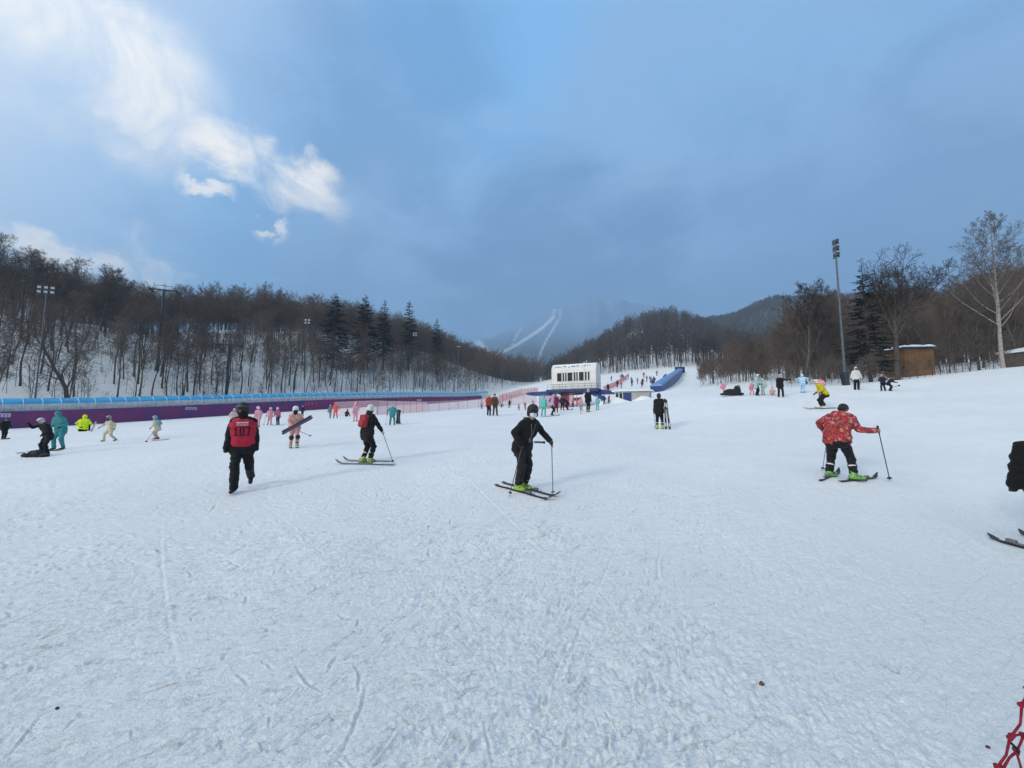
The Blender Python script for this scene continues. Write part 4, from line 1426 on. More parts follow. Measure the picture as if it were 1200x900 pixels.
# ------------------------------------------------------------------ the knotted red net at the corner
def corner_net():
    rope = mat('red_rope', (.36, .022, .050), .8, var=.3, vscale=60, bump=.8, bscale=220)
    rope_b = mat('black_rope', (.012, .011, .012), .8, var=.3, vscale=60)
    root = empty('safety_net', (1.55, 1.15, gz(1.55, 1.15)))
    tag(root, 'knotted red rope safety net in the near right corner', 'net')
    o = Vector(root.location)
    def pt(u, v):
        d = 1.20 + (u - 1165) * .0012
        return np.array(P3(u, v, d) - o)
    K = {'a': (1205, 806), 'b': (1197.5, 826), 'c': (1183.5, 865), 'd': (1169, 899), 'e': (1152, 934), 'f': (1136, 968),
         'g': (1200, 861), 'h': (1191, 881), 'i': (1176, 900), 'j': (1216, 840), 'k': (1212, 884), 'l': (1198, 906), 'm': (1184, 930), 'n': (1234, 815), 'o': (1230, 858), 'p': (1226, 902),
         'q': (1214, 930), 'r': (1200, 960), 's': (1160, 972), 't': (1176, 985), 'x': (1168, 940), 'y': (1250, 880), 'z': (1246, 935), 'w': (1230, 965)}
    E = ['ab', 'bc', 'cd', 'de', 'ef', 'cg', 'gj', 'jn', 'gh', 'hl', 'lm', 'hi', 'di', 'ix', 'ex', 'bj', 'gk', 'ko', 'jo', 'kl', 'kp', 'lq', 'mx', 'mr', 'fs', 'xs', 'st', 'mt', 'qr', 'pq', 'op', 'no', 'oy', 'yz', 'pz', 'zw', 'qw', 'rt']
    mb = MB(); rg_ = np.random.RandomState(2)
    for e in E:
        p0, p1 = pt(*K[e[0]]), pt(*K[e[1]])
        mid = (p0 + p1) / 2 + rg_.normal(0, .0035, 3)
        mb.tube([p0, mid, p1], [.0036, .0030, .0036], 7)
    for k, (u, v) in K.items():
        c = pt(u, v)
        for _ in range(3): mb.ellipsoid(c + rg_.normal(0, .003, 3), rg_.uniform(.0065, .0085, 3), seg=12, rings=9)
    mb.build('mesh_rope', rope, root, smooth=True)
    bt = MB()
    p0, p1 = pt(1184, 870), pt(1193, 884)
    bt.tube([p0, (p0 + p1) / 2 + np.array((.003, -.006, .002)), p1], .0038, 7)
    bt.build('tie', rope_b, root, smooth=True)
    # the slanting end stake outside the frame and its peg
    st = MB().tube([tuple(Vector(P3(1285, 790, 1.35)) - o), (Vector(P3(1275, 1010, 1.30)) - o)[:]], .016, 8)
    st.build('stake', dark_steel, root)
corner_net()
# ------------------------------------------------------------------ people
PENDING = []          # (object, voxel, smooth) to be fused into one skin at the end
def fused(mb, name, m, parent, voxel, smooth=3):
    o = bpy.data.objects.new(name, mb.mesh(name, m, True))
    link(o, parent)
    r = o.modifiers.new('fuse', 'REMESH'); r.mode = 'VOXEL'; r.voxel_size = voxel; r.use_smooth_shade = True
    if smooth:
        sm = o.modifiers.new('soft', 'SMOOTH'); sm.iterations = smooth; sm.factor = .5
    PENDING.append(o)
    return o

skin_m = mat('skin', (.46, .29, .22), .55, var=.08, vscale=12, spec=.3)
hair_m = mat('black_hair', (.012, .010, .010), .5, var=.3, vscale=40, bump=.6, bscale=90)
lens_m = mat('goggle_lens', (.02, .02, .025), .1, var=.1, spec=.8)
boot_sole = mat('boot_black', (.018, .018, .020), .5, var=.2)
lime = mat('lime_boot', (.36, .62, .07), .35, var=.12, vscale=14, spec=.5)
band_white = mat('band_white', (.65, .65, .64), .6)
ski_black = mat('ski_black', (.020, .020, .024), .35, var=.3, vscale=5, spec=.5)
ski_grey = mat('ski_grey', (.14, .14, .15), .35, var=.3, vscale=5, spec=.5)
pole_m = mat('pole_dark', (.055, .03, .035), .4, var=.2, spec=.5)
mask_m = mat('face_mask', (.58, .66, .72), .8, var=.05)

def V3(*a): return np.array(a, float)
def ik(a, c, l1, l2, hint):
    a, c = np.asarray(a, float), np.asarray(c, float)
    d = c - a; L = np.linalg.norm(d)
    L2 = min(L, (l1 + l2) * .999)
    if L > L2: c = a + d / L * L2; d = c - a; L = L2
    x = (l1 * l1 - l2 * l2 + L * L) / (2 * L)
    h = math.sqrt(max(0, l1 * l1 - x * x))
    u_ = d / L
    hn = np.asarray(hint, float); hn = hn - u_ * hn.dot(u_); hn = hn / (np.linalg.norm(hn) + 1e-9)
    return a + u_ * x + hn * h, c

class Pose:
    """a 1.75 m figure facing -Y: joints from a handful of targets"""
    def __init__(s, hip=.93, lean=4, side=0, curve=6, handL=None, handR=None, footL=(.11, 0, 0), footR=(-.11, 0, 0), head_pitch=0, head_yaw=0, twist=0, hip_x=0, hip_y=0, liftL=0, liftR=0,
                 elbowL=(.4, .8, -.3), elbowR=(-.4, .8, -.3), kneeL=(.1, -1, 0), kneeR=(-.1, -1, 0), child=0.0, toeL=0, toeR=0, wide=1.0):
        s.child, s.wide = child, wide
        k = 1 - .10 * child                                  # children: shorter legs, bigger head
        s.pel = V3(hip_x, hip_y, hip)
        lr, sr = R(lean), R(side)
        s.up = unit(V3(math.sin(sr), -math.sin(lr), math.cos(lr)))
        s.up2 = unit(V3(math.sin(sr) * 1.1, -math.sin(lr + R(curve)), math.cos(lr + R(curve))))
        tw = R(twist)
        s.rt = V3(math.cos(tw), math.sin(tw), 0)             # towards the figure's left (+X)
        s.rt = unit(s.rt - s.up2 * s.rt.dot(s.up2))
        s.waist = s.pel + s.up * .20
        s.chest = s.waist + s.up2 * .20
        s.neck = s.chest + s.up2 * .17
        s.shL, s.shR = s.neck + s.rt * .175 * wide - s.up2 * .035, s.neck - s.rt * .175 * wide - s.up2 * .035
        s.hipL, s.hipR = s.pel + V3(.085, 0, -.02), s.pel + V3(-.085, 0, -.02)
        hp, hy = R(head_pitch), R(head_yaw)
        s.hf = unit(V3(math.sin(hy) * math.cos(hp), -math.cos(hy) * math.cos(hp), -math.sin(hp)))     # where the face looks
        hu = unit(V3(0, 0, 1) + s.up2 * .5)
        s.hu = unit(hu - s.hf * hu.dot(s.hf))
        s.hr = np.cross(s.hf, s.hu) * -1
        s.hs = 1 + .32 * child
        s.head = s.neck + s.up2 * .06 + s.hu * .125 * s.hs + s.hf * .03
        hl = V3(.26, -.06, .80) if handL is None else V3(*handL)
        hr_ = V3(-.26, -.06, .80) if handR is None else V3(*handR)
        s.elL, s.haL = ik(s.shL, hl, .29, .27, elbowL)
        s.elR, s.haR = ik(s.shR, hr_, .29, .27, elbowR)
        fl, fr = V3(*footL) + V3(0, 0, .10), V3(*footR) + V3(0, 0, .10)
        s.knL, s.anL = ik(s.hipL, fl, .43, .41, kneeL)
        s.knR, s.anR = ik(s.hipR, fr, .43, .41, kneeR)
        s.toeL, s.toeR, s.liftL, s.liftR = toeL, toeR, liftL, liftR
    def top(s): return (s.head + s.hu * .135 * s.hs)[2]

def torso(mb, P, grow=0.0, lo=-.10, hi=1.0, belly=1.0, sides=12):
    """stack of flattened rolls up the spine"""
    prof = [(-.10, .105, .115), (0, .115, .120), (.10, .105, .112), (.20, .095, .108), (.30, .115, .115), (.40, .130, .118), (.49, .135, .098), (.545, .12, .072)]
    hs_ = np.arange(lo, hi * .545 + .001, .045)
    for h in hs_:
        hw = np.interp(h, [p[0] for p in prof], [p[1] for p in prof]) * P.wide
        r = np.interp(h, [p[0] for p in prof], [p[2] for p in prof]) + grow
        c = P.pel + P.up * h if h < .2 else P.waist + P.up2 * (h - .2)
        rt = unit(P.rt * min(1, max(0, h / .4)) + V3(1, 0, 0) * (1 - min(1, max(0, h / .4))))
        mb.capsule(c - rt * hw, c + rt * hw, r * belly, r * belly, sides, 3)

def limbs(mb, P, which, g, sides=10, cuff=1.0):
    for S in ('L', 'R'):
        sh, el, ha = getattr(P, 'sh' + S), getattr(P, 'el' + S), getattr(P, 'ha' + S)
        hp_, kn, an = getattr(P, 'hip' + S), getattr(P, 'kn' + S), getattr(P, 'an' + S)
        if 'a' in which:
            mb.capsule(sh, el, .058 + g, .047 + g, sides)
            w = el + (ha - el) * cuff
            mb.capsule(el, w, .046 + g, .034 + g * 1.1, sides)
        if 'l' in which:
            mb.capsule(hp_, kn, .085 + g, .060 + g, sides)
            mb.capsule(kn, kn + (an - kn) * cuff, .060 + g, .044 + g * 1.15, sides)

def hand_shape(mb, P, S, r=.036, fine=False, grip=None):
    el, ha = getattr(P, 'el' + S), getattr(P, 'ha' + S)
    d = unit(ha - el)
    sx = 1 if S == 'L' else -1
    mb.capsule(ha - d * .01, ha + d * .05, r * .85, r, 8)
    if not fine:
        mb.capsule(ha + d * .05, ha + d * .10 + V3(0, 0, -.02), r * .9, r * .55, 8)
        mb.capsule(ha + d * .03, ha + d * .06 + V3(-sx * .04, -.01, 0), r * .5, r * .4, 6)
        return
    # four bent fingers of different lengths closing round a vertical shaft, the thumb across
    side = unit(np.cross(d, V3(0, 0, 1)))
    up = np.cross(side, d) * -1
    up = up if up[2] > 0 else -up
    inn = side * (-sx if side[0] > 0 else sx)
    for i, L in enumerate((.92, 1.0, .94, .78)):
        base = ha + d * .055 + up * (.027 - .018 * i)
        k1 = base + d * .035 * L + inn * .012
        k2 = k1 + d * .004 + inn * .030 * L
        k3 = k2 - d * .026 * L + inn * .006
        mb.capsule(base, k1, .0105, .010, 7, 3); mb.capsule(k1, k2, .010, .0095, 7, 3); mb.capsule(k2, k3, .0095, .0085, 7, 3)
    t0 = ha + d * .015 + inn * .022 + up * .012
    t1 = t0 + d * .030 + inn * .018 + up * .014
    mb.capsule(t0, t1, .0125, .011, 7, 3); mb.capsule(t1, t1 + d * .026 - inn * .004 + up * .004, .011, .009, 7, 3)

def head_shape(mb, P, fine=False):
    s = P.hs
    c, f, u_, r_ = P.head, P.hf, P.hu, P.hr
    M = Matrix((tuple(r_), tuple(f), tuple(u_))).transposed()
    mb.capsule(P.neck - P.up2 * .03, c - u_ * .06, .058, .052, 10)
    mb.ellipsoid(c + u_ * .025 * s - f * .008, (.076 * s, .094 * s, .098 * s), M)
    mb.ellipsoid(c - u_ * .045 * s + f * .022 * s, (.060 * s, .066 * s, .070 * s), M)
    if fine:
        mb.capsule(c + f * .088 * s + u_ * .012, c + f * .108 * s - u_ * .025, .010, .016, 8)       # nose
        for k in (-1, 1):
            mb.ellipsoid(c + r_ * .077 * k * s - f * .01, (.012, .022, .034), M, 8, 6)              # ears
            mb.ellipsoid(c + r_ * .03 * k + f * .082 * s + u_ * .028, (.022, .012, .008), M, 8, 6)  # brows
        mb.ellipsoid(c + f * .084 * s - u_ * .055, (.024, .012, .009), M, 8, 6)                     # mouth
        mb.ellipsoid(c + f * .070 * s - u_ * .085, (.022, .016, .016), M, 8, 6)                     # chin
    return M

def boot_mesh(P, S, style):
    """ski boot: cuff, shell, sole, buckles; shoe: low and soft"""
    an, kn = getattr(P, 'an' + S), getattr(P, 'kn' + S)
    yaw, lift = getattr(P, 'toe' + S), getattr(P, 'lift' + S)
    Rm = Matrix.Rotation(R(yaw), 3, 'Z') @ Matrix.Rotation(R(lift), 3, 'X')
    A = np.array(Rm)
    f, r_, u_ = A @ V3(0, -1, 0), A @ V3(1, 0, 0), A @ V3(0, 0, 1)
    return an, kn, f, r_, u_, Rm

def person(label, u, v, hpx, face, pose, jacket, trousers, head=('helmet', (.02, .02, .022)), gloves=(.015, .015, .017), boots='shoe', boot_rgb=(.02, .02, .022), fine=0,
           goggles=False, scarf=None, hood=None, pack=None, mask=False, long_hair=False, coat=0.0, depth=None, jm=None, tm=None, group=None, off=(0, 0), cuff_band=None, hat=None, fit=1.0, patches=None):
    """fine: 0 far, 1 middle, 2 near"""
    P = pose
    if depth is None: g, d = G(u, v)
    else: g = GD(u, depth); d = depth
    # size so that the figure spans hpx picture rows
    top = P.top() + (.03 if head else 0)
    S = hpx * d / FPX / (top * 1.0)
    name = 'person'
    body = MB()
    vox = (.030, .020, .0125)[fine] / max(S, .5) * (.8 if S < .8 else 1)
    torso(body, P, -.015); limbs(body, P, 'al', -.012); head_shape(body, P, fine > 0)
    for q_ in ('L', 'R'):
        hand_shape(body, P, q_, .030, fine == 2)
        an, kn, f, r_, u_, Rm = boot_mesh(P, q_, 0)
        body.capsule(an - u_ * .05 - f * .02, an - u_ * .06 + f * .13, .035, .028, 8)
    root = fused(body, name, skin_m, None, vox)
    root.location = g
    face = face + math.degrees(math.atan2(600 - u, FPX))      # headings are given against the line of sight
    root.rotation_euler = (0, 0, R(face))
    root.scale = (S, S, S)
    tag(root, label, 'person', group)
    J = jm or cloth(jacket)
    T = tm or cloth(trousers)
    gr = .022 * fit * (1 if fine == 2 else .62)
    tr = MB()
    torso(tr, P, .008, -.12, .35); limbs(tr, P, 'l', gr * 1.35, 12, 1.0 if boots == 'shoe' else .80)
    fused(tr, 'trousers', T, root, vox, 2)
    jk = MB()
    torso(jk, P, gr, -.055 - coat, .98, 1.03); limbs(jk, P, 'a', gr, 12, .97)
    jk.capsule(P.neck - P.up2 * .05, P.neck + P.up2 * .035, .092, .072, 12)
    if coat:
        for k in (-1, 1): jk.capsule(P.pel + V3(.10 * k, 0, 0), P.pel + V3(.12 * k, 0, -.14 - coat), .14, .15, 12)
    if hood == 'down':
        jk.capsule(P.neck - P.hf * .09 - P.rt * .07, P.neck - P.hf * .09 + P.rt * .07, .07, .07, 10)
    jo = fused(jk, 'jacket', J, root, vox, 2)
    c, f, u_, r_, s = P.head, P.hf, P.hu, P.hr, P.hs
    M = Matrix((tuple(r_), tuple(f), tuple(u_))).transposed()
    if hood == 'up':
        hd = MB()
        hd.ellipsoid(c + u_ * .02 - f * .025, (.118 * s, .120 * s, .135 * s), M); hd.capsule(P.neck - f * .03, c - f * .04, .09, .105, 12)
        fused(hd, 'hood', J, root, vox, 2)
    if hat == 'ears':
        for k in (-1, 1):
            MB().ellipsoid(c + u_ * .15 * s + r_ * .07 * k * s, (.04 * s, .025 * s, .055 * s), M, 10, 7).build('ear', cloth(head[1]), root, True)
    if head and hood != 'up':
        kind, rgb = head
        hm = MB()
        if kind == 'helmet':
            m_h = mat('helmet_%02x%02x%02x' % tuple(int(q_ * 255) for q_ in rgb), rgb, .4, var=.1, spec=.4)
            hm.ellipsoid(c + u_ * .045 * s - f * .008, (.104 * s, .122 * s, .108 * s), M, 18, 12)
            hm.ellipsoid(c - u_ * .01 * s - f * .045 * s, (.100 * s, .085 * s, .095 * s), M, 16, 10)
            for k in (-1, 1): hm.ellipsoid(c + r_ * .085 * k * s - u_ * .035 * s, (.024, .045, .055), M, 10, 7)
            hm.box(c + f * .118 * s + u_ * .075 * s, (.13 * s, .03, .016), M, .006)
            fused(hm, 'helmet', m_h, root, vox * .8, 2)
        elif kind == 'cap':
            hm.ellipsoid(c + u_ * .055 * s, (.094 * s, .112 * s, .092 * s), M, 18, 12)
            hm.ellipsoid(c + f * .10 * s + u_ * .062 * s, (.078 * s, .075 * s, .018 * s), M, 14, 8)
            fused(hm, 'cap', cloth(rgb), root, vox * .7, 1)
        else:
            hm.ellipsoid(c + u_ * .050 * s - f * .012, (.094 * s, .112 * s, .100 * s), M, 18, 12)
            hm.ellipsoid(c + u_ * .005 * s - f * .04, (.093 * s, .082 * s, .070 * s), M, 14, 9)
            fused(hm, 'knit_hat', cloth(rgb), root, vox * .8, 2)
    if goggles:
        gg = MB()
        gg.ellipsoid(c + f * .076 * s + u_ * .030 * s, (.078 * s, .038 * s, .036 * s), M, 14, 8)
        go = gg.build('goggles', lens_m, root, True)
        st_ = MB()
        st_.tube([c + u_ * .04 * s + (r_ * math.cos(a) * .108 + f * math.sin(a) * .118) * s for a in np.linspace(0, 2 * math.pi, 23)], .012, 6, cap=False)
        st_.build('strap', mat('goggle_strap', (.10, .085, .07), .7), go)
    if mask:
        mk = MB()
        mk.ellipsoid(c + f * .056 * s - u_ * .036 * s, (.066 * s, .056 * s, .058 * s), M, 14, 9)
        mk.build('face_mask', mask_m if mask is True else cloth(mask), root, True)
        if mask is True:
            ey = mat('eye_dark', (.015, .012, .012), .2)
            for k in (-1, 1): MB().ellipsoid(c + f * .086 * s + r_ * .031 * k * s + u_ * .014 * s, (.013, .008, .007), M, 8, 6).build('eye', ey, root, True)
    if scarf:
        sf = MB()
        sf.capsule(P.neck - P.up2 * .01, c - u_ * .05 + f * .012, .098, .086, 12); sf.ellipsoid(c - u_ * .045 * s + f * .035, (.078 * s, .078 * s, .060 * s), M)
        fused(sf, 'neck_warmer', cloth(scarf), root, vox * .8, 2)
    if long_hair:
        hr_ = MB()
        hr_.ellipsoid(c - f * .05 - u_ * .03, (.098, .085, .115), M); hr_.capsule(c - f * .07 - u_ * .06, P.chest - f * .13 + P.up2 * .06, .080, .075, 12)
        for k in (-1, 1): hr_.capsule(c - f * .03 + r_ * .06 * k - u_ * .05, P.chest - f * .12 + r_ * .07 * k, .05, .06, 10)
        fused(hr_, 'hair', hair_m, root, vox * .8, 2)
    for q_ in ('L', 'R'):
        gl = MB()
        hand_shape(gl, P, q_, .044, fine == 2)
        if fine == 2:
            el, ha = getattr(P, 'el' + q_), getattr(P, 'ha' + q_)
            dd = unit(ha - el); gl.capsule(ha - dd * .05, ha + dd * .0, .050, .042, 10)
        fused(gl, 'glove', cloth(gloves), root, min(vox, .0072) if fine == 2 else vox * .8, 1)
        an, kn, bf, br, bu, Rm = boot_mesh(P, q_, 0)
        bt = MB()
        shin = unit(kn - an)
        if boots == 'shoe':
            bt.capsule(an - bu * .045 - bf * .03, an - bu * .058 + bf * .15, .052, .042, 10); bt.capsule(an - bu * .04, an + shin * .10, .055, .058, 10)
            fused(bt, 'boot', mat('shoe_%02x%02x%02x' % tuple(int(z * 255) for z in boot_rgb), boot_rgb, .5, var=.2), root, vox * .8, 1)
        else:
            bm_ = mat('skiboot_%02x%02x%02x' % tuple(int(z * 255) for z in boot_rgb), boot_rgb, .35, var=.12, vscale=14, spec=.5)
            bt.capsule(an - bu * .035 - bf * .045, an - bu * .045 + bf * .155, .060, .050, 12); bt.capsule(an - bu * .02, an + shin * .10, .066, .070, 12)
            bo = fused(bt, 'boot', bm_, root, vox * .8, 1)
            MB().box(an - bu * .088 + bf * .05, (.094, .32, .024), Rm, .006).build('sole', boot_sole, bo)
            cf = MB()
            cf.capsule(an + shin * .11, an + shin * .25, .071, .074, 12)
            co = fused(cf, 'cuff', boot_sole, root, vox * .8, 1)
            if fine:
                bk = MB()
                for k in range(2): bk.box(an - bu * (.005 - .02 * k) + bf * (.10 - .06 * k), (.13 - .01 * k, .018, .016), Rm, .003)
                bk.build('buckle', boot_sole, bo)
            if cuff_band:
                for h in ((.205,) if cuff_band == 1 else (.14, .235)):
                    bd = MB(); ctr = an + shin * h
                    bd.tube([ctr - shin * .014, ctr + shin * .014], .079, 16); bd.build('cuff_band', band_white, co, True)
    if pack:
        pk = MB(); q0 = P.chest - np.cross(P.rt, P.up2) * -.0
        bk_ = unit(np.cross(P.rt, P.up2)); bk_ = bk_ if bk_[1] > 0 else -bk_
        Mp = Matrix((tuple(P.rt), tuple(bk_), tuple(P.up2))).transposed()
        pk.box(P.waist + P.up2 * .16 + bk_ * .19, (.30, .15, .40), Mp, .05); pk.box(P.waist + P.up2 * .08 + bk_ * .275, (.22, .06, .18), Mp, .025)
        po = pk.build('backpack', cloth(pack), root, True)
        stp = MB()
        for k in (-1, 1):
            stp.tube([P.waist + P.up2 * .30 + bk_ * .14 + P.rt * .10 * k, P.neck + P.rt * .10 * k + P.up2 * .055, P.chest - bk_ * .15 + P.rt * .11 * k + P.up2 * .06, P.waist + P.rt * .15 * k + P.up2 * .0 - bk_ * .06], .016, 6)
        stp.build('strap', boot_sole, po)
    root['_s'] = S
    return dict(root=root, P=P, S=S, g=g, face=face, jacket=jo, vox=vox, d=d)

def world(p, pt):
    """a point of the figure in the place"""
    a = R(p['face']); x, y, z = (float(q_) * p['S'] for q_ in pt)
    return p['g'] + Vector((x * math.cos(a) - y * math.sin(a), x * math.sin(a) + y * math.cos(a), z))

# ------------------------------------------------------------------ skis, poles, boards
def ski(a, c, label, w=.072, m=None, binding=True, bmat=None, name='ski', group=None, tip_up=.10, normal=None):
    """a ski lying on the snow from tail a to tip c"""
    a, c = Vector(a), Vector(c)
    L = (c - a).length
    root = empty(name, a)
    d = (c - a).normalized()
    zn = Vector(normal or (0, 0, 1)); zn = (zn - d * zn.dot(d)).normalized()
    q_ = Matrix((d.cross(zn), d, zn)).transposed().to_quaternion()
    root.rotation_mode = 'QUATERNION'; root.rotation_quaternion = q_
    tag(root, label, 'snowboard' if name == 'snowboard' else 'ski', group)
    n = 18
    V_, F = [], []
    for i in range(n + 1):
        f = i / n
        hw = w / 2 * (1.25 - .9 * math.sin(math.pi * min(1, max(0, (f - .04) / .9))) * .35)
        if f > .93: hw *= max(.15, math.sqrt(max(0, 1 - ((f - .93) / .072) ** 2)))
        if f < .03: hw *= .6 + .4 * f / .03
        z = .002 + (tip_up * ((f - .86) / .14) ** 2 if f > .86 else 0) + (.012 * ((.06 - f) / .06) if f < .06 else 0)
        V_ += [(-hw, f * L, z), (hw, f * L, z), (hw, f * L, z + .014), (-hw, f * L, z + .014)]
    for i in range(n):
        for k in range(4): F.append((i * 4 + k, i * 4 + (k + 1) % 4, i * 4 + 4 + (k + 1) % 4, i * 4 + 4 + k))
    F += [(3, 2, 1, 0), (n * 4, n * 4 + 1, n * 4 + 2, n * 4 + 3)]
    MB().add(V_, F).build('blade', m or ski_black, root)
    if binding:
        bi = MB()
        bi.box((0, L * .40, .045), (.065, .10, .045), bev=.012); bi.box((0, L * .40 + .31, .045), (.06, .09, .045), bev=.012); bi.box((0, L * .40 + .15, .032), (.05, .30, .014))
        bi.build('binding', bmat or ski_grey, root)
        dc = MB()
        dc.box((0, L * .80, .0275), (w * .55, L * .14, .003)); dc.box((0, L * .15, .0275), (w * .5, L * .12, .003))
        dc.build('graphic', band_white, root)
    return root

def ski_pole(top, tip, label, m=None, up=.10, group=None):
    top, tip = Vector(top), Vector(tip)
    d = (top - tip).normalized()
    root = empty('ski_pole', tip)
    tag(root, label, 'ski pole', group)
    o = tip
    e = top + d * up
    MB().tube([(0, 0, 0), tuple(d * .06), tuple(top - o)], [.003, .0075, .0085], 7).build('shaft', m or pole_m, root)
    MB().tube([tuple(top - d * .06 - o), tuple(top - o), tuple(e - d * .02 - o), tuple(e - o)], [.014, .016, .017, .021], 9).build('grip', boot_sole, root)
    MB().tube([tuple(d * .055), tuple(d * .075)], [.040, .022], 12).build('basket', boot_sole, root)
    x = d.orthogonal().normalized()
    st = [e - o - d * .02, e - o + x * .03 - d * .06, e - o + x * .035 - d * .14, e - o + x * .01 - d * .16]
    MB().tube([tuple(q_) for q_ in st], .005, 5).build('strap', boot_sole, root)
    return root

def lift_snow(p, h=.003): return Vector((p.x, p.y, p.z + h))
def GG(u, v): return G(u, v)[0]
BLK, CHAR = (.008, .008, .0092), (.014, .014, .016)

# --- near: walking instructor with the numbered bib
pz = Pose(hip=.94, lean=3, curve=4, handL=(.27, .02, .80), handR=(-.29, -.10, .80), footR=(-.10, -.12, 0), footL=(.15, .38, .17), liftL=38, liftR=0, kneeL=(.05, -1, 0), head_yaw=-24, head_pitch=2, wide=.98, child=.42, elbowL=(.8, .5, 0), elbowR=(-.8, .5, 0), hip_y=-.02, toeR=-8, toeL=4)
ins = person('person in black with a red numbered bib and cap walking over the snow', 281, 574, 105, -6, pz, BLK, BLK, head=('helmet', (.012, .012, .013)), scarf=(.010, .010, .011), goggles=False, fine=2, fit=1.0, boots='shoe')
def bib(p):
    P = p['P']
    mb = MB()
    w0 = P.wide; P.wide = w0 * .66
    torso(mb, P, .058, .10, .86, 1.04); P.wide = w0
    for k in (-1, 1): mb.capsule(P.chest + P.rt * .085 * k - V3(0, .05, 0), P.neck + P.rt * .085 * k, .080, .066, 12)
    o = fused(mb, 'bib', cloth((.42, .018, .045)), p['root'], p['vox'], 2)
    c, f, u_, r_ = P.head, P.hf, P.hu, P.hr
    M = Matrix((tuple(r_), tuple(f), tuple(u_))).transposed()
    go = MB()
    s = P.hs; go.ellipsoid(c + f * .098 * s + u_ * .070 * s, (.082 * s, .036 * s, .028 * s), M, 14, 8); g_ = go.build('goggles', lens_m, p['root'], True)
    st_ = MB(); st_.tube([c + u_ * .068 * s + (r_ * math.cos(a) * .112 + f * math.sin(a) * .130) * s for a in np.linspace(0, 2 * math.pi, 25)], .011, 6, cap=False)
    st_.build('strap', mat('goggle_strap', (.10, .085, .07), .7), g_)
    return o
BIB = bib(ins)

# --- near: masked skier in the middle
pz = Pose(hip=.935, lean=13, curve=17, handL=(.33, -.52, 1.04), handR=(-.30, -.26, .99), footL=(.12, .02, 0), footR=(-.13, -.02, 0), head_pitch=8, head_yaw=-32, elbowL=(.8, .3, -.5), elbowR=(-.8, .5, -.3), hip_y=-.04, wide=1.04, child=.5)
sk = person('person in black with helmet and pale face mask sliding on skis with two poles', 611, 571.5, 101, 46, pz, BLK, CHAR, head=('helmet', (.014, .014, .016)), mask=True, fine=2, fit=1.15, boots='ski', boot_rgb=(.25, .44, .06), cuff_band=2, hood='down', gloves=(.03, .03, .035))
ln = MB(); P_ = sk['P']
fw = unit(-np.cross(P_.rt, P_.up2)); fw = fw if fw[1] < 0 else -fw
ln.tube([P_.neck + P_.rt * .07 + fw * .10, P_.chest + fw * .165 + P_.rt * .03, P_.waist + fw * .175 + P_.up2 * .06, P_.chest + fw * .168 - P_.rt * .03, P_.neck - P_.rt * .07 + fw * .10], .008, 6)
ln.box(P_.waist + fw * .18 + P_.up2 * .02, (.06, .012, .09))
ln.build('lanyard', mat('lanyard_grey', (.16, .15, .16), .6), sk['root'])
tk = MB(); tk.tube([P_.neck + P_.up2 * .05 - P_.hf * .16 + P_.hr * a for a in (-.13, 0, .13)], .022, 7); tk.build('hood_trim', cloth((.30, .24, .19)), sk['root'], True)

def skis_under(p, half_l, label_l, label_r, tails=None, m=None, back=.42):
    """one ski under each boot, lying along the snow"""
    out = []
    for S, lab in (('L', label_l), ('R', label_r)):
        an = getattr(p['P'], 'an' + S); yaw = getattr(p['P'], 'toe' + S)
        c = world(p, (an[0], an[1], 0))
        a = R(p['face'] + yaw); f = Vector((math.sin(a), -math.cos(a), 0))
        t0, t1 = c - f * half_l * 2 * back, c + f * half_l * 2 * (1 - back)
        t0.z, t1.z = gz(t0.x, t0.y) + .008, gz(t1.x, t1.y) + .008
        out.append(ski(t0, t1, lab, m=m))
    return out
skis_under(sk, .72, 'black ski under the nearer lime boot of the masked skier', 'black ski under the further lime boot of the masked skier')
hl, hr = world(sk, P_.haL + unit(P_.haL - P_.elL) * .065), world(sk, P_.haR + unit(P_.haR - P_.elR) * .065)
ski_pole(hl, lift_snow(GG(648, 579)), "ski pole planted upright in the masked skier's outstretched hand", up=.07)
ski_pole(hr, lift_snow(GG(597, 579)), "ski pole held close to the masked skier's body, tip by the boots", up=.07)
hd = world(sk, P_.pel + V3(.12, -.22, .08))
h_ = MB().tube([(0, 0, 0), (.17, -.02, -.005)], .018, 8).build('handle_stick', mat('stick_grey', (.06, .06, .065), .5), None, loc=hd)
MB().tube([(.171, -.02, -.005), (.20, -.024, -.006)], .024, 8).build('knob', boot_sole, h_)
tag(h_, "short dark handle sticking out from the masked skier's hip", 'handle')

# --- near: girl in black with white helmet
pz = Pose(hip=.90, lean=5, curve=5, handL=(.26, -.22, .92), handR=(-.20, -.42, .95), footL=(.12, .03, 0), footR=(-.13, -.03, 0), head_yaw=10, elbowR=(-.5, .3, -.8), elbowL=(.5, .6, -.3), child=.3)
gl = person('person in black with white helmet, long dark hair and red backpack leaning on a pole', 429, 542, 69, 128, pz, BLK, BLK, head=('helmet', (.62, .62, .61)), fine=2, fit=1.1, boots='ski', boot_rgb=(.30, .43, .06), cuff_band=1, long_hair=True, gloves=(.60, .60, .60), pack=(.34, .03, .045))
for a_, c_, lab in (((463, 546), (393, 543.0), 'ski under the nearer boot of the skier with red backpack'), ((459, 541.5), (402, 539.8), 'ski under the further boot of the skier with red backpack')):
    p0, p1 = GG(*a_), GG(*c_)
    ski(lift_snow(p0, .012), lift_snow(p1, .012), lab, m=ski_grey)
P_ = gl['P']
ski_pole(world(gl, P_.haR + unit(P_.haR - P_.elR) * .065), lift_snow(GG(461, 543)), 'thin ski pole slanting from the white glove of the skier with red backpack', m=mat('pole_red', (.20, .05, .06), .4))

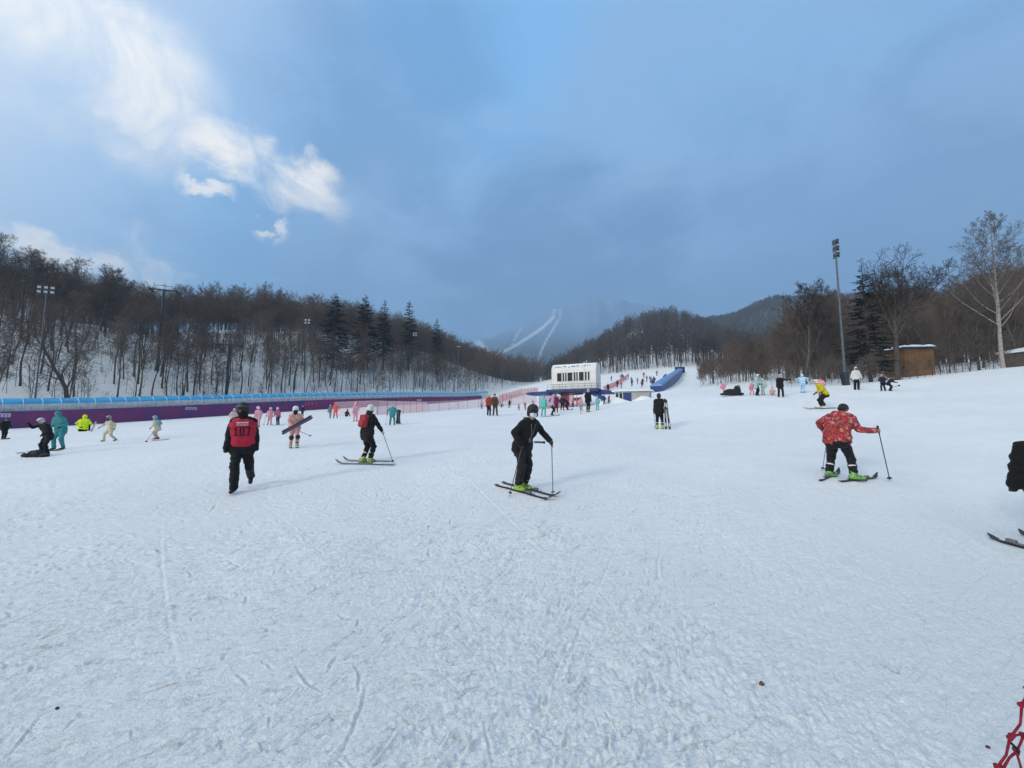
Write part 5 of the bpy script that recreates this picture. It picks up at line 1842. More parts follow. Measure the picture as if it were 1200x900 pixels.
# --- near: skier in the patterned red jacket
def floral():
    m = bpy.data.materials.new('patterned_red_fabric'); m.use_nodes = True
    q = NB(m.node_tree); p = m.node_tree.nodes['Principled BSDF']
    t = q.n('ShaderNodeTexCoord').outputs['Object']
    w_ = q.n('ShaderNodeVectorMath', operation='ADD'); q.link(t, w_.inputs[0])
    nz = q.n('ShaderNodeTexNoise'); nz.inputs['Scale'].default_value = 7; q.link(t, nz.inputs['Vector'])
    q.link(q.vm('MULTIPLY', nz.outputs['Color'], (.12, .12, .12)), w_.inputs[1])
    vo = q.n('ShaderNodeTexVoronoi'); vo.inputs['Scale'].default_value = 21; q.link(w_.outputs[0], vo.inputs['Vector'])
    sp = q.n('ShaderNodeSeparateColor'); q.link(vo.outputs['Color'], sp.inputs[0])
    rp = q.n('ShaderNodeValToRGB'); cr = rp.color_ramp; cr.interpolation = 'CONSTANT'
    cols = [(0, (.30, .014, .018)), (.30, (.12, .012, .018)), (.45, (.30, .03, .025)), (.58, (.36, .016, .03)), (.70, (.40, .22, .12)), (.78, (.42, .022, .05)), (.88, (.10, .05, .05)), (.94, (.50, .16, .20))]
    while len(cr.elements) < len(cols): cr.elements.new(.5)
    for e, (pos, c) in zip(cr.elements, cols): e.position = pos; e.color = (*c, 1)
    q.link(sp.outputs[0], rp.inputs[0])
    f = q.noise(t, 28, 4, .6)
    q.link(q.mix(q.m('MULTIPLY', q.ss(f, .54, .68), .7), rp.outputs[0], (.34, .19, .13)), p.inputs['Base Color'])
    p.inputs['Roughness'].default_value = .75
    bn_ = q.n('ShaderNodeBump'); bn_.inputs['Strength'].default_value = .5; bn_.inputs['Distance'].default_value = .02
    q.link(q.noise(t, 13, 4, .6), bn_.inputs['Height']); q.link(bn_.outputs[0], p.inputs['Normal'])
    return m
pz = Pose(hip=.90, lean=16, curve=18, handL=(.30, -.40, 1.0), handR=(-.60, -.16, 1.08), footL=(.20, .0, 0), footR=(-.24, .02, 0), head_pitch=34, elbowL=(1, .3, .1), elbowR=(-.4, .1, -.6), wide=1.08, hip_y=.03, head_yaw=-20, toeL=-25, toeR=-62, side=-3)
rd_ = person('person in a red patterned jacket seen from behind, leaning on ski poles', 985, 562.5, 88, 168, pz, (.4, .02, .03), (.010, .010, .013), head=('knit', (.022, .024, .030)), fine=2, fit=1.1, boots='ski', boot_rgb=(.15, .36, .08), cuff_band=1, jm=floral(), gloves=(.20, .13, .13), hood='down')
P_ = rd_['P']
for a_, c_, lab in (((961, 565.5), (984, 556.5), 'ski pointing away under the left boot of the person in patterned jacket'), ((984, 566.5), (1029, 562.2), 'ski turned to the right under the right boot of the person in patterned jacket')):
    ski(lift_snow(GG(*a_), .012), lift_snow(GG(*c_), .012), lab, m=ski_black, w=.06)
ski_pole(world(rd_, P_.haR + unit(P_.haR - P_.elR) * .065), lift_snow(GG(1043, 565)), 'dark ski pole slanting down to the right of the person in patterned jacket', m=mat('pole_black', (.02, .02, .025), .4))
ski_pole(world(rd_, P_.haL + unit(P_.haL - P_.elL) * .065), lift_snow(GG(964, 553)), 'pale ski pole on the left side of the person in patterned jacket', m=mat('pole_lilac', (.26, .22, .36), .4))

# --- right edge: person in a long black coat
pz = Pose(hip=.93, lean=5, curve=8, handL=(.36, -.10, .84), handR=(-.36, -.10, .84), wide=1.32, elbowL=(1, .2, 0), elbowR=(-1, .2, 0), footL=(.13, .05, 0), footR=(-.13, -.05, 0))
ed = person('person in a black puffy coat cut off by the right edge of the view', 1247, 648, 158, -150, pz, (.005, .005, .0055), (.005, .005, .0055), head=('knit', (.008, .008, .009)), fine=2, fit=1.6, coat=.12, boots='ski', boot_rgb=(.02, .02, .022))
for a_, c_, lab in (((1288, 664), (1157, 628), 'dark ski with pale stripe entering from the right edge'), ((1300, 652), (1193, 623), 'second dark ski just showing at the right edge')):
    ski(lift_snow(GG(*a_), .006), lift_snow(GG(*c_), .006), lab, w=.075, tip_up=.05)

# --- child in pink carrying skis
pz = Pose(hip=.90, lean=2, handL=(.20, -.26, 1.08), handR=(-.14, -.30, .98), elbowL=(.9, .5, -.2), elbowR=(-.9, .5, -.3), footL=(.12, -.05, 0), footR=(-.12, .06, 0), child=.6, wide=1.02)
PINK = (.62, .33, .29)
pk = person('child in a peach pink suit and white helmet carrying skis in both arms', 344, 525, 49.5, 6, pz, PINK, PINK, head=('helmet', (.66, .66, .66)), scarf=(.010, .010, .012), fine=1, fit=1.2, boots='ski', boot_rgb=(.40, .45, .26), gloves=(.5, .45, .45))
P_ = pk['P']
kp = MB()
for S in ('L', 'R'):
    kn = getattr(P_, 'kn' + S); kp.ellipsoid(kn + V3(0, -.05, -.02), (.10, .075, .11))
kp.build('knee_pad', cloth((.035, .030, .028)), pk['root'], True)
fr_ = V3(0, -.36, 0)
pa, pb = world(pk, V3(-.50, -.36, .70)), world(pk, V3(.62, -.34, 1.40))
for k, lab in ((0, 'upper dark ski carried slantwise by the child in pink'), (1, 'lower dark ski carried slantwise by the child in pink')):
    ski(pa + Vector((.02 * k, -.03 * k, -.055 * k)), pb + Vector((.05 * k, -.03 * k, -.05 * k)), lab, w=.066, binding=False, m=ski_black if k == 0 else mat('ski_violet', (.07, .06, .10), .4), tip_up=.05, normal=(.45, -.85, .3))
ski_pole(world(pk, V3(-.1, .16, .86)), world(pk, V3(.75, .30, .47)), 'thin ski pole trailing behind the child in pink', m=mat('pole_brown', (.16, .10, .09), .4), up=.05)

# --- middle: black figure holding skis upright
pz = Pose(hip=.93, lean=2, handR=(-.34, -.30, 1.16), handL=(.26, -.05, .84), elbowR=(-.5, .3, -.8), footL=(.12, .02, 0), footR=(-.13, -.04, 0))
bs = person('person all in black seen from behind, holding a pair of skis upright', 773, 503, 42.5, 172, pz, BLK, BLK, head=('helmet', (.012, .012, .013)), fine=1, fit=1.25, boots='ski', boot_rgb=(.35, .48, .06), cuff_band=1)
for k, du in ((0, 780.5), (1, 785)):
    b0 = GG(du, 503.5); t0 = b0 + Vector((-.02 - .12 * k, 0, 1.42 - .04 * k))
    o = ski(b0 + Vector((0, 0, .0)), t0, ('ski standing upright nearer the black figure who holds it', 'second upright ski, on the outer right of the pair held by the black figure')[k], w=.085, normal=(-.3, -1, 0))
ski_pole(world(bs, V3(.27, -.08, .82)), lift_snow(GG(768, 502)), 'thin pole at the left side of the black figure with upright skis', up=.02)

# --- small figures --------------------------------------------------------
PR = np.random.RandomState(19)
def simple(label, u, v, h, face, jk, tr, head=('helmet', (.6, .6, .6)), pose=None, group=None, fine=0, **kw):
    if pose is None or isinstance(pose, dict):
        kw2 = dict(footL=(PR.uniform(.08, .19), PR.uniform(-.16, .16), 0), footR=(-PR.uniform(.08, .19), PR.uniform(-.16, .16), 0), lean=PR.uniform(0, 13), head_yaw=PR.uniform(-35, 35), side=PR.uniform(-4, 4),
                   handL=(PR.uniform(.2, .42), PR.uniform(-.42, .08), PR.uniform(.82, 1.15)), handR=(-PR.uniform(.2, .42), PR.uniform(-.42, .08), PR.uniform(.82, 1.15)), toeL=PR.uniform(-5, 25), toeR=PR.uniform(-25, 5))
        kw2.update(pose or {})
        pose = Pose(**kw2)
    if fine and 'goggles' not in kw and kw.get('hood') != 'up': kw['goggles'] = True
    return person(label, u, v, h, face, pose, jk, tr, head=head, group=group, fine=fine, **kw)
TEAL, AQUA, MINT = (.045, .25, .26), (.10, .50, .46), (.36, .56, .53)
KID = dict(child=.8, wide=1.04)
simple('person in black standing at the left edge before the purple banner', 4, 515, 26, 20, BLK, BLK, ('helmet', (.05, .05, .055)), fit=1.3)
b1 = ski(lift_snow(GG(-9, 515.5)), lift_snow(GG(10, 514.5)), 'snowboard under the person in black at the left edge', w=.26, name='snowboard', binding=False, tip_up=.05)
pz = Pose(hip=.92, lean=12, curve=12, handL=(.28, -.30, .98), handR=(-.26, -.52, 1.48), footL=(.11, .02, 0), footR=(-.11, -.04, 0), elbowR=(-.6, .2, -.8), hip_y=.03, head_pitch=24)
simple('person in dark clothes and pale cap bending beside black gear bags on the snow', 53, 533, 44, -62, BLK, (.012, .016, .020), ('helmet', (.55, .58, .60)), pz, fine=1, fit=1.25)
pz = Pose(hip=.92, lean=10, handL=(.22, -.30, 1.05), handR=(-.20, -.30, 1.0), head_pitch=20, footL=(.10, .08, 0), footR=(-.12, -.1, 0))
simple('person in a hooded teal suit standing close to the bending person in dark clothes', 69, 527, 45, -40, TEAL, TEAL, pose=pz, fine=1, hood='up', fit=1.4, boot_rgb=(.03, .03, .03))
bag = MB(); rgb_ = np.random.RandomState(9)
for k in range(11):
    g = GG(30 + 2.2 * k, 535.2 - .8 * rgb_.rand()); rz = rgb_.uniform(.06, .13) * (1.25 if 3 < k < 9 else .8)
    bag.ellipsoid((g.x, g.y, g.z + rz * .7), (rgb_.uniform(.10, .20), rgb_.uniform(.10, .16), rz), None, 12, 8)
for k in range(5):
    g = GG(32 + 4 * k, 535); bag.tube([(g.x - .05, g.y - .16, g.z + .04), (g.x, g.y - .02, g.z + .22), (g.x + .05, g.y + .16, g.z + .05)], .018, 6)
bo = fused(bag, 'gear_bag', cloth((.020, .018, .020)), None, .02, 1)
tag(bo, 'lumpy black gear bag lying at the feet of the bending person in dark clothes', 'bag')
g0, g1 = GG(18, 532.5), GG(28, 531.5)
ski(lift_snow(g1, .03), lift_snow(g0, .03), 'short black board end lying left of the gear bag', w=.20, name='snowboard', binding=False, tip_up=.06)
ski(lift_snow(GG(52, 528.8), .02), lift_snow(GG(71, 528.0), .02), 'dark snowboard on the snow by the feet of the person in teal', w=.22, name='snowboard', binding=False, tip_up=.05)
SIT = dict(hip=.22, lean=16, footL=(.16, -.62, .02), footR=(-.16, -.62, .02), kneeL=(.2, -.2, 1), kneeR=(-.2, -.2, 1), handL=(.28, -.30, .42), handR=(-.28, -.30, .42))
simple('person in a neon yellow jacket seated on the snow with back turned', 97, 505.5, 20, 170, (.62, .78, .01), BLK, ('knit', (.55, .72, .02)), Pose(**SIT), fine=1, fit=1.3, hood='up')
g = GG(107, 505.5)
ski(g, g + Vector((.20, .1, .72)), 'pale grey snowboard propped upright beside the neon yellow jacket', w=.26, m=mat('board_grey', (.40, .40, .42), .4), name='snowboard', binding=False, tip_up=.04)
CREAM = (.62, .53, .38)
pz = Pose(hip=.88, lean=6, handR=(-.40, -.40, 1.0), handL=(.30, .10, .95), footL=(.10, .30, .05), footR=(-.1, -.25, 0), liftL=25, **KID)
simple('child in a cream suit and dark neck warmer walking, beneath the purple banner', 128, 517.5, 30.5, -66, CREAM, CREAM, ('helmet', (.30, .28, .32)), pz, fine=1, fit=1.5, scarf=(.02, .02, .02))
pz = Pose(hip=.84, lean=16, handR=(-.34, -.30, .86), handL=(.34, -.26, .86), **KID)
c4 = simple('small child with blue helmet and teal backpack skiing near the purple banner', 184, 514.5, 28, -120, CREAM, CREAM, ('helmet', (.22, .36, .52)), pz, fine=1, fit=1.5, pack=(.16, .42, .38), boots='ski', boot_rgb=(.35, .05, .06))
ski(lift_snow(GG(198, 514.5)), lift_snow(GG(177, 516.5)), 'ski under the small child with teal backpack', w=.08, m=ski_grey, binding=False)
ski_pole(world(c4, c4['P'].haR), lift_snow(GG(171, 517.5)), 'ski pole of the small child with teal backpack', up=.02)
# pink group beside the instructor
PK2 = (.72, .34, .40)
simple('child in pale pink half hidden behind the left shoulder of the bib wearer', 272.5, 500, 22, 10, (.70, .50, .50), PK2, ('helmet', (.55, .45, .42)), KID, fit=1.4)
simple('child in rose pink with white helmet just right of the bib wearer', 302, 501, 25, -20, PK2, PK2, ('helmet', (.70, .62, .62)), KID, fit=1.4)
c1 = simple('smallest child in all pink, between the bib wearer and the child carrying skis', 316, 498, 21, 0, PK2, (.60, .35, .36), ('helmet', (.72, .50, .54)), KID, fit=1.4)
c2 = simple('child in red-violet jacket and dark trousers, left of the child carrying skis', 325.5, 498, 21, -30, (.35, .10, .18), (.02, .02, .035), ('helmet', (.66, .56, .60)), KID, fit=1.3)
ski_pole(world(c1, c1['P'].haR), lift_snow(GG(309, 498)), 'thin ski pole of the smallest pink child', up=.02)
ski(lift_snow(GG(333, 498)), lift_snow(GG(318, 498.6)), 'ski of the child in red-violet jacket', w=.08, m=ski_grey, binding=False)
simple('dark violet figure standing against the purple banner', 356, 482, 13, 0, (.035, .02, .05), BLK, ('helmet', (.30, .26, .34)), {}, fit=1.2, depth=52)
simple('child in grey-green suit by the start of the pale pink net', 386.5, 490, 16, 40, (.20, .30, .30), (.20, .30, .30), ('helmet', (.35, .40, .42)), KID, fit=1.4)
c5 = simple('child in coral red suit by the start of the pale pink net', 393, 490, 19, -20, (.72, .12, .12), (.72, .12, .12), ('helmet', (.72, .16, .18)), KID, fit=1.3)
pz = Pose(**{**SIT, 'child': .6})
simple('child in dark clothes sitting on the snow by the pale pink net', 406, 488, 9, 30, (.06, .02, .03), (.05, .02, .025), ('helmet', (.08, .05, .05)), pz, fit=1.2)
simple('child in pink behind the red backpack of the skier in black', 416, 494, 23, 10, PK2, PK2, ('helmet', (.70, .40, .42)), KID, fit=1.4)
pz = Pose(hip=.86, lean=8, handL=(.42, -.12, .92), handR=(-.42, -.12, .90), footL=(.18, 0, 0), footR=(-.18, 0, 0), elbowL=(1, .2, 0), elbowR=(-1, .2, 0))
c6 = simple('skier in turquoise green seen from behind before the pale pink net', 459.5, 498, 25, 176, TEAL, TEAL, ('helmet', (.45, .52, .52)), pz, fine=1, fit=1.4)
g = GG(466.5, 496.5)
ski(g, g + Vector((0, .05, .92)), 'dark snowboard held upright beside the skier in turquoise green', w=.26, name='snowboard', binding=False, tip_up=.03)
ski_pole(world(c6, c6['P'].haL), lift_snow(GG(452, 498)), 'left ski pole of the skier in turquoise green', up=.02, m=mat('pole_pale', (.30, .34, .38), .4))
ski_pole(world(c6, c6['P'].haR), lift_snow(GG(470, 497)), 'right ski pole of the skier in turquoise green', up=.02, m=MATS['pole_pale'])
simple('person in orange-red jacket and white helmet standing at the end of the pink net', 572.5, 487, 25.5, 20, (.45, .07, .04), (.012, .012, .014), ('helmet', (.70, .62, .60)), {}, fit=1.4, fine=1)
simple('person in mottled olive camouflage standing close beside the orange-red jacket', 580, 487, 26, 10, (.075, .060, .035), (.055, .045, .035), ('knit', (.06, .05, .035)), {}, fit=1.3, fine=1)
simple('tiny person in white and red in front of the end of the pink net', 564, 479, 11, 30, (.60, .45, .45), (.10, .05, .05), ('helmet', (.5, .2, .2)), dict(child=.5), fit=1.3)
simple('tiny dark person standing alone between the pink nets', 597, 478, 10, 0, BLK, (.02, .02, .06), ('helmet', (.03, .03, .04)), dict(child=.3), fit=1.2)
pz = Pose(hip=.45, lean=40, child=.5, footL=(.2, -.3, 0), footR=(-.2, -.1, 0))
simple('tiny crouching person in pink and grey beside the lone dark person', 589, 477.5, 7, -60, (.5, .2, .22), (.10, .10, .11), ('helmet', (.3, .1, .1)), pz, fit=1.2)
pz = Pose(footL=(.16, .05, 0), footR=(-.12, -.05, 0), handL=(.22, -.2, .95), handR=(-.22, -.2, .95))
simple('person in a turquoise jacket and trousers with back turned beside the blue platform', 637, 487, 24.5, 165, AQUA, (.12, .46, .42), ('helmet', (.20, .42, .44)), pz, fine=1, fit=1.5)
simple('person in a lavender jacket, pink hood and black trousers on a snowboard', 646.5, 486.5, 25, 90, (.40, .38, .52), BLK, ('helmet', (.68, .40, .46)), Pose(hip=.88, lean=10), fine=1, fit=1.4, pack=(.42, .05, .18))
ski(lift_snow(GG(633, 488.6)), lift_snow(GG(656, 486.6)), 'long dark snowboard under the person in lavender', w=.24, name='snowboard', binding=False, tip_up=.05)
simple('person in deep magenta partly hidden behind the lavender jacket', 652, 483.5, 22, 0, (.16, .02, .07), (.10, .02, .05), ('helmet', (.22, .06, .10)), {}, fit=1.2)
simple('person in dark navy standing under the blue platform', 659, 481, 17.5, 0, (.020, .022, .042), BLK, ('helmet', (.05, .05, .07)), {}, fit=1.3)
pz = Pose(hip=.80, lean=35, handL=(.3, -.6, .9), handR=(-.3, -.5, .8))
simple('small person in dark navy leaning to the left under the blue platform', 665.5, 480, 14.5, -60, (.020, .022, .05), (.014, .015, .03), ('helmet', (.04, .03, .05)), pz, fit=1.3)
ski(lift_snow(GG(661, 480.6)), lift_snow(GG(671, 480.2)), 'short board on the snow right of the small leaning person', w=.2, name='snowboard', binding=False)
c7 = simple('small person in pale pink with a pole under the blue platform', 681, 481.5, 17, 0, (.62, .36, .36), (.40, .24, .26), ('helmet', (.45, .2, .22)), Pose(child=.4, handR=(-.3, -.3, .95)), fit=1.3)
ski_pole(world(c7, c7['P'].haR), lift_snow(GG(681, 484.5)), 'ski pole in front of the small person in pale pink', up=.02)
pz = Pose(handR=(-.42, -.36, 1.12), handL=(.26, -.1, .86), elbowR=(-.5, .3, -.8), footL=(.08, 0, 0), footR=(-.08, 0, 0))
c8 = simple('tall person all in black with white helmet standing before the lift building', 689, 482.5, 27, 30, BLK, BLK, ('helmet', (.62, .62, .62)), pz, fine=1, fit=1.2, boots='ski', boot_rgb=(.30, .46, .10))
simple('child in pale turquoise right of the tall person in black with white helmet', 700.5, 480, 16.5, -20, (.22, .50, .50), (.22, .50, .50), ('helmet', (.35, .50, .50)), KID, fit=1.4)
for (u, v, h, rgb, lab) in ((708, 474, 12, (.03, .03, .05), 'tiny dark figure by the left wall of the grey hut, nearest the blue leg'), (713, 473, 11, (.30, .08, .09), 'tiny figure in dull red by the left wall of the grey hut'),
                            (671, 476, 11, (.55, .16, .18), 'tiny figure in coral under the blue platform, right of the leaning person'), (676, 476, 10, (.50, .12, .14), 'tiny figure in brick red under the blue platform, beside the pale pink one'),
                            (625, 476, 12, (.60, .20, .20), 'tiny figure in salmon red left of the turquoise jacket'), (615, 474, 10, (.45, .15, .16), 'tiny figure in brownish red before the pink net, behind the masked skier'),
                            (608, 470, 9, (.6, .25, .28), 'tiny figure in light red further back between the nets')):
    simple(lab, u, v, h, rngT.uniform(-60, 60), rgb, BLK if h % 2 else rgb, ('helmet', (.4, .3, .3)), dict(child=.3), fit=1.3, depth=44 if u < 700 else 42)

# right side group
sled = MB()
g = GG(858, 464)
sled.box((g.x, g.y, g.z + .12), (1.5, .5, .16), None, .05); sled.ellipsoid((g.x - .1, g.y, g.z + .28), (.5, .25, .22)); sled.ellipsoid((g.x + .38, g.y, g.z + .36), (.26, .22, .34)); sled.tube([(g.x + .5, g.y, g.z + .3), (g.x + .62, g.y, g.z + .75), (g.x + .2, g.y, g.z + .7)], .035, 6)
so = fused(sled, 'gear_pile', cloth((.018, .018, .022)), None, .04, 1)
tag(so, 'dark pile of gear and sledge on the snow left of the pink child', 'gear')
fl = MB().box((g.x - .62, g.y, g.z + .66), (.36, .03, .42), Matrix.Rotation(R(25), 3, 'Y'), .01).build('flag', cloth((.70, .25, .34)), None)
MB().tube([(g.x - .62, g.y, g.z + .1), (g.x - .6, g.y, g.z + .6)], .02, 6).build('stick', dark_steel, fl)
tag(fl, 'small pink flag on a stick rising from the dark pile of gear', 'flag')
simple('child in bright pink left of the tall person in pale blue coat', 881, 463, 16, 30, (.78, .28, .40), (.72, .26, .36), ('helmet', (.75, .4, .46)), KID, fit=1.4)
pz = Pose(handL=(.20, -.28, 1.0), handR=(-.22, -.28, 1.0), head_pitch=12)
simple('tall person in long pale blue coat and white helmet by the right thicket', 887, 463.5, 25.5, 70, (.34, .52, .54), BLK, ('helmet', (.70, .72, .72)), pz, fine=1, fit=1.6, coat=.12)
simple('child in mint suit right of the tall person in pale blue coat', 895, 463, 20, -30, (.40, .52, .46), (.38, .50, .44), ('helmet', (.66, .70, .68)), KID, fit=1.5)
simple('child in white and pink sitting on the snow left of the pointing person', 905, 463, 10.5, 10, (.72, .46, .46), (.62, .40, .40), ('helmet', (.70, .5, .5)), Pose(**{**SIT, 'child': .6}), fit=1.3)
pz = Pose(handL=(.66, -.22, 1.40), handR=(-.26, -.1, .84), elbowL=(.2, .5, -.8), footL=(.16, 0, 0), footR=(-.14, 0, 0))
simple('person in black with white helmet pointing to the right with one arm', 915, 465, 27, 8, BLK, BLK, ('helmet', (.70, .70, .70)), pz, fine=1, fit=1.2)
def clouded():
    m = bpy.data.materials.new('clouded_blue_fabric'); m.use_nodes = True
    q = NB(m.node_tree); p = m.node_tree.nodes['Principled BSDF']
    t = q.n('ShaderNodeTexCoord').outputs['Object']
    q.link(q.mix(q.ss(q.noise(t, 9, 2, .5), .46, .56), (.14, .44, .72), (.62, .72, .78)), p.inputs['Base Color']); p.inputs['Roughness'].default_value = .8
    return m
CL = clouded()
pz = Pose(handL=(.34, -.1, 1.12), handR=(-.34, -.1, 1.12), elbowL=(1, .1, -.2), elbowR=(-1, .1, -.2), child=.4, wide=1.15)
simple('child in a blue and white clouded suit with hands on the hips', 941, 460.5, 23, 175, (.3, .5, .7), (.3, .5, .7), ('helmet', (.66, .70, .74)), pz, fine=1, fit=1.4, jm=CL, tm=CL)
simple('person in pink fleece with a dark cap behind the yellow jacket', 961.5, 463.5, 25, 0, (.74, .30, .38), (.30, .10, .14), ('helmet', (.10, .05, .06)), Pose(child=.3, handL=(.3, -.2, 1.1), handR=(-.3, -.2, 1.1)), fine=1, fit=1.6, depth=25)
pz = Pose(hip=.84, lean=24, curve=10, handL=(.24, -.34, .92), handR=(-.26, -.3, .86), footL=(.12, .04, 0), footR=(-.12, -.06, 0), head_pitch=10, hip_y=.08)
yl = simple('skier in mustard yellow jacket and black trousers gliding left', 966, 479, 35, -72, (.52, .44, .01), BLK, ('helmet', (.66, .64, .62)), pz, fine=1, fit=1.25, boots='ski', boot_rgb=(.60, .60, .52), goggles=True)
skis_under(yl, .74, 'nearer ski of the skier in mustard yellow', 'further ski of the skier in mustard yellow', m=ski_grey)
simple('person in white jacket and helmet with black trousers by the tall floodlight pole', 1004, 457, 27.5, 20, (.62, .61, .58), BLK, ('helmet', (.72, .72, .70)), Pose(handR=(-.34, -.05, .90), handL=(.36, -.05, .9)), fine=1, fit=1.5, mask=(.02, .02, .02))
simple('person in dark navy with pale hat standing left of the pair under the dark tree', 1035.5, 458, 20, -30, (.016, .016, .03), BLK, ('helmet', (.40, .40, .42)), {}, fine=1, fit=1.4)
pz = Pose(hip=.84, lean=34, curve=10, handL=(.3, -.5, .9), handR=(-.3, -.5, .9), hip_y=.1)
simple('person in dark navy bending to the right, in the pair under the dark tree', 1043, 458, 17.5, 70, (.016, .014, .03), BLK, ('helmet', (.04, .04, .05)), pz, fine=1, fit=1.4)
ski(lift_snow(GD(1046, 28), .25), lift_snow(GD(1054, 27.6), .3), 'dark board carried low by the bending person under the dark tree', w=.2, name='snowboard', binding=False)
pad = GD(990, 33.6)
po_ = MB().box((pad.x, pad.y - .05, pad.z + .55), (.42, .42, 1.2), Matrix.Rotation(R(-6), 3, 'Y'), .05).build('pole_pad', cloth((.035, .045, .055)), None)
MB().box((pad.x - .26, pad.y - .1, pad.z + .5), (.05, .3, 1.0), Matrix.Rotation(R(-14), 3, 'Y'), .01).build('flap', cloth((.02, .022, .03)), po_)
tag(po_, 'dark crash pad wrapped round the foot of the tall floodlight pole', 'crash pad')

# tiny skiers on the slope behind the lift building
rg = np.random.RandomState(31)
TINY = []
def tiny_mesh(i, rgb, rgb2):
    P = Pose(lean=rg.uniform(0, 20), handL=(.35, -.2, .9), handR=(-.35, -.2, .9))
    mb = MB(); torso(mb, P, .03, sides=7); limbs(mb, P, 'al', .03, 6); head_shape(mb, P)
    return mb.mesh('person', cloth(rgb))
for i, rgb in enumerate(((.02, .02, .03), (.03, .03, .05), (.35, .05, .06), (.05, .08, .22), (.10, .06, .05), (.25, .22, .24))): TINY.append(tiny_mesh(i, rgb, rgb))
for i in range(24):
    f = rg.rand()
    u = 712 + 75 * f + rg.uniform(-6, 6)
    d = rg.uniform(78, 122)
    g = GD(u, d)
    px_u = 600 + FPX * g.x / (g.y * CT + g.z * ST)
    t_edge = np.interp(d, [60, 121], [769, 797])
    if u > t_edge - 6: u = t_edge - 8 - 10 * rg.rand(); g = GD(u, d)
    o = link(bpy.data.objects.new('person', TINY[rg.randint(0, 6)]))
    o.location = g; o.rotation_euler = (0, 0, rg.uniform(0, 6.28)); o.scale = (1, 1, 1)
    tag(o, 'far tiny skier on the white slope left of the climbing blue tunnel', 'person', 'tiny skiers on the far slope')

# scraps on the snow near the camera
for u, v, r_, rgb, lab in ((892.5, 800, .018, (.16, .06, .03), 'brown scrap lying on the near snow right of centre'), (892, 797, .009, (.02, .02, .02), 'black speck just above the brown scrap on the near snow'),
                           (1158, 879, .012, (.14, .03, .05), 'dark red scrap on the snow left of the rope net'), (67, 829, .011, (.05, .03, .025), 'dark clod on the near snow at lower left')):
    g = GG(u, v)
    o = MB().ellipsoid((0, 0, r_ * .3), (r_, r_ * .7, r_ * .6), None, 8, 6).build('scrap', mat('scrap_%d' % (u * 2), rgb, .9), None, True, loc=g)
    tag(o, lab, 'scrap')

# ------------------------------------------------------------------ fuse the skins, fold the cloth, letter the bib
bpy.context.view_layer.update()
dg = bpy.context.evaluated_depsgraph_get()
done = []
for o in PENDING:
    me = bpy.data.meshes.new_from_object(o.evaluated_get(dg))
    done.append((o, me))
for o, me in done:
    o.modifiers.clear()
    old = o.data
    mt = old.materials[0]
    o.data = me
    if len(me.materials) == 0: me.materials.append(mt)
    me.polygons.foreach_set('use_smooth', [True] * len(me.polygons))
    if o.name.split('.')[0] in ('jacket', 'trousers', 'hood') and len(me.vertices) > 1500:
        n = len(me.vertices)
        co = np.empty(n * 3); me.vertices.foreach_get('co', co); co = co.reshape(-1, 3)
        no = np.empty(n * 3); me.vertices.foreach_get('normal', no); no = no.reshape(-1, 3)
        seed = hash(o.name) % 50
        x, y, z = co.T
        w = (vnoise(x * 7 + z * 3 + seed, z * 15 + y * 6) - .5) * .026 + (vnoise(x * 16 + seed, z * 34 + y * 12) - .5) * .012
        co += no * w[:, None]
        me.vertices.foreach_set('co', co.ravel().astype(np.float32)); me.update()

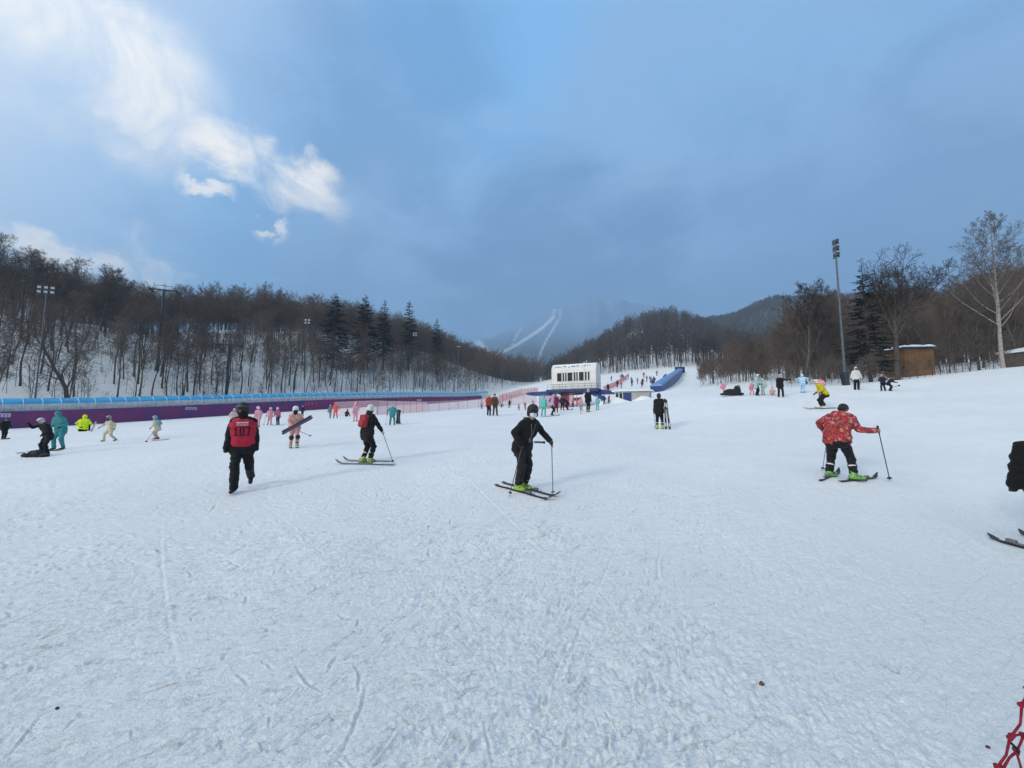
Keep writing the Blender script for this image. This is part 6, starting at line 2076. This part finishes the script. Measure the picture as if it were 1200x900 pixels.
def letter_bib():
    me = BIB.data
    bm = bmesh.new(); bm.from_mesh(me)
    bm.verts.ensure_lookup_table()
    bvh = BVHTree.FromBMesh(bm)
    P = ins['P']
    ctr = P.chest
    def project(V_, F, name, m):
        out = []
        for x, z in V_:
            o = Vector((x + ctr[0], -1.0, z + ctr[2]))
            hit = bvh.ray_cast(o, Vector((0, 1, 0)))
            y = hit[0].y if hit[0] is not None else -.15
            out.append((o.x, y - .006, o.z))
        MB().add(out, F).build(name, m, BIB)
    ink = mat('bib_ink', (.012, .010, .012), .7); chalk = mat('bib_chalk', (.66, .60, .62), .7)
    def grid(x0, z0, x1, z1, V_, F):
        nx, nz = max(1, int(abs(x1 - x0) / .02)), max(1, int(abs(z1 - z0) / .02))
        b0 = len(V_)
        for i in range(nx + 1):
            for j in range(nz + 1): V_.append((x0 + (x1 - x0) * i / nx, z0 + (z1 - z0) * j / nz))
        for i in range(nx):
            for j in range(nz):
                a = b0 + i * (nz + 1) + j; F.append((a, a + nz + 1, a + nz + 2, a + 1))
    V_, F = [], []
    def seg(cx, parts):
        w, h, t = .082, .185, .026
        zc = -.075
        S_ = {'t': (-w / 2, h / 2 - t, w / 2, h / 2), 'b': (-w / 2, -h / 2, w / 2, -h / 2 + t), 'l': (-w / 2, -h / 2 + t, -w / 2 + t, h / 2 - t), 'r': (w / 2 - t, -h / 2 + t, w / 2, h / 2 - t),
              'i': (-t / 2, -h / 2, t / 2, h / 2), 'f': (-w / 2 + .004, h / 2 - .05, -t / 2, h / 2 - .026), 'u': (-w / 2, -h / 2, w / 2, -h / 2 + .02)}
        for k in parts:
            a, b_, c_, d_ = S_[k]; grid(cx + a, zc + b_, cx + c_, zc + d_, V_, F)
    seg(-.105, 'ifu'); seg(0, 'tblr')
    # the seven: bar and slanting stroke
    cx, zc, w, h, t = .105, -.075, .082, .185, .026
    grid(cx - w / 2, zc + h / 2 - t, cx + w / 2, zc + h / 2, V_, F)
    b0 = len(V_); n = 7
    for i in range(n + 1):
        f = i / n; xa = cx + w / 2 - t + (-.030) * f; za = zc + h / 2 - t - (h - t) * f
        V_ += [(xa - .004, za), (xa + t - .002, za)]
    for i in range(n): F.append((b0 + 2 * i, b0 + 2 * i + 1, b0 + 2 * i + 3, b0 + 2 * i + 2))
    project(V_, F, 'number', ink)
    rg_ = np.random.RandomState(6)
    for row, (zz_, hh, n) in enumerate(((.105, .030, 8), (.058, .016, 11))):
        V2, F2 = [], []
        for k in range(n):
            x = -.105 + .21 * k / n
            grid(x, zz_ - hh / 2, x + .21 / n * rg_.uniform(.6, .9), zz_ + hh / 2 * rg_.uniform(.6, 1), V2, F2)
        project(V2, F2, 'print', chalk)
    bm.free()
letter_bib()
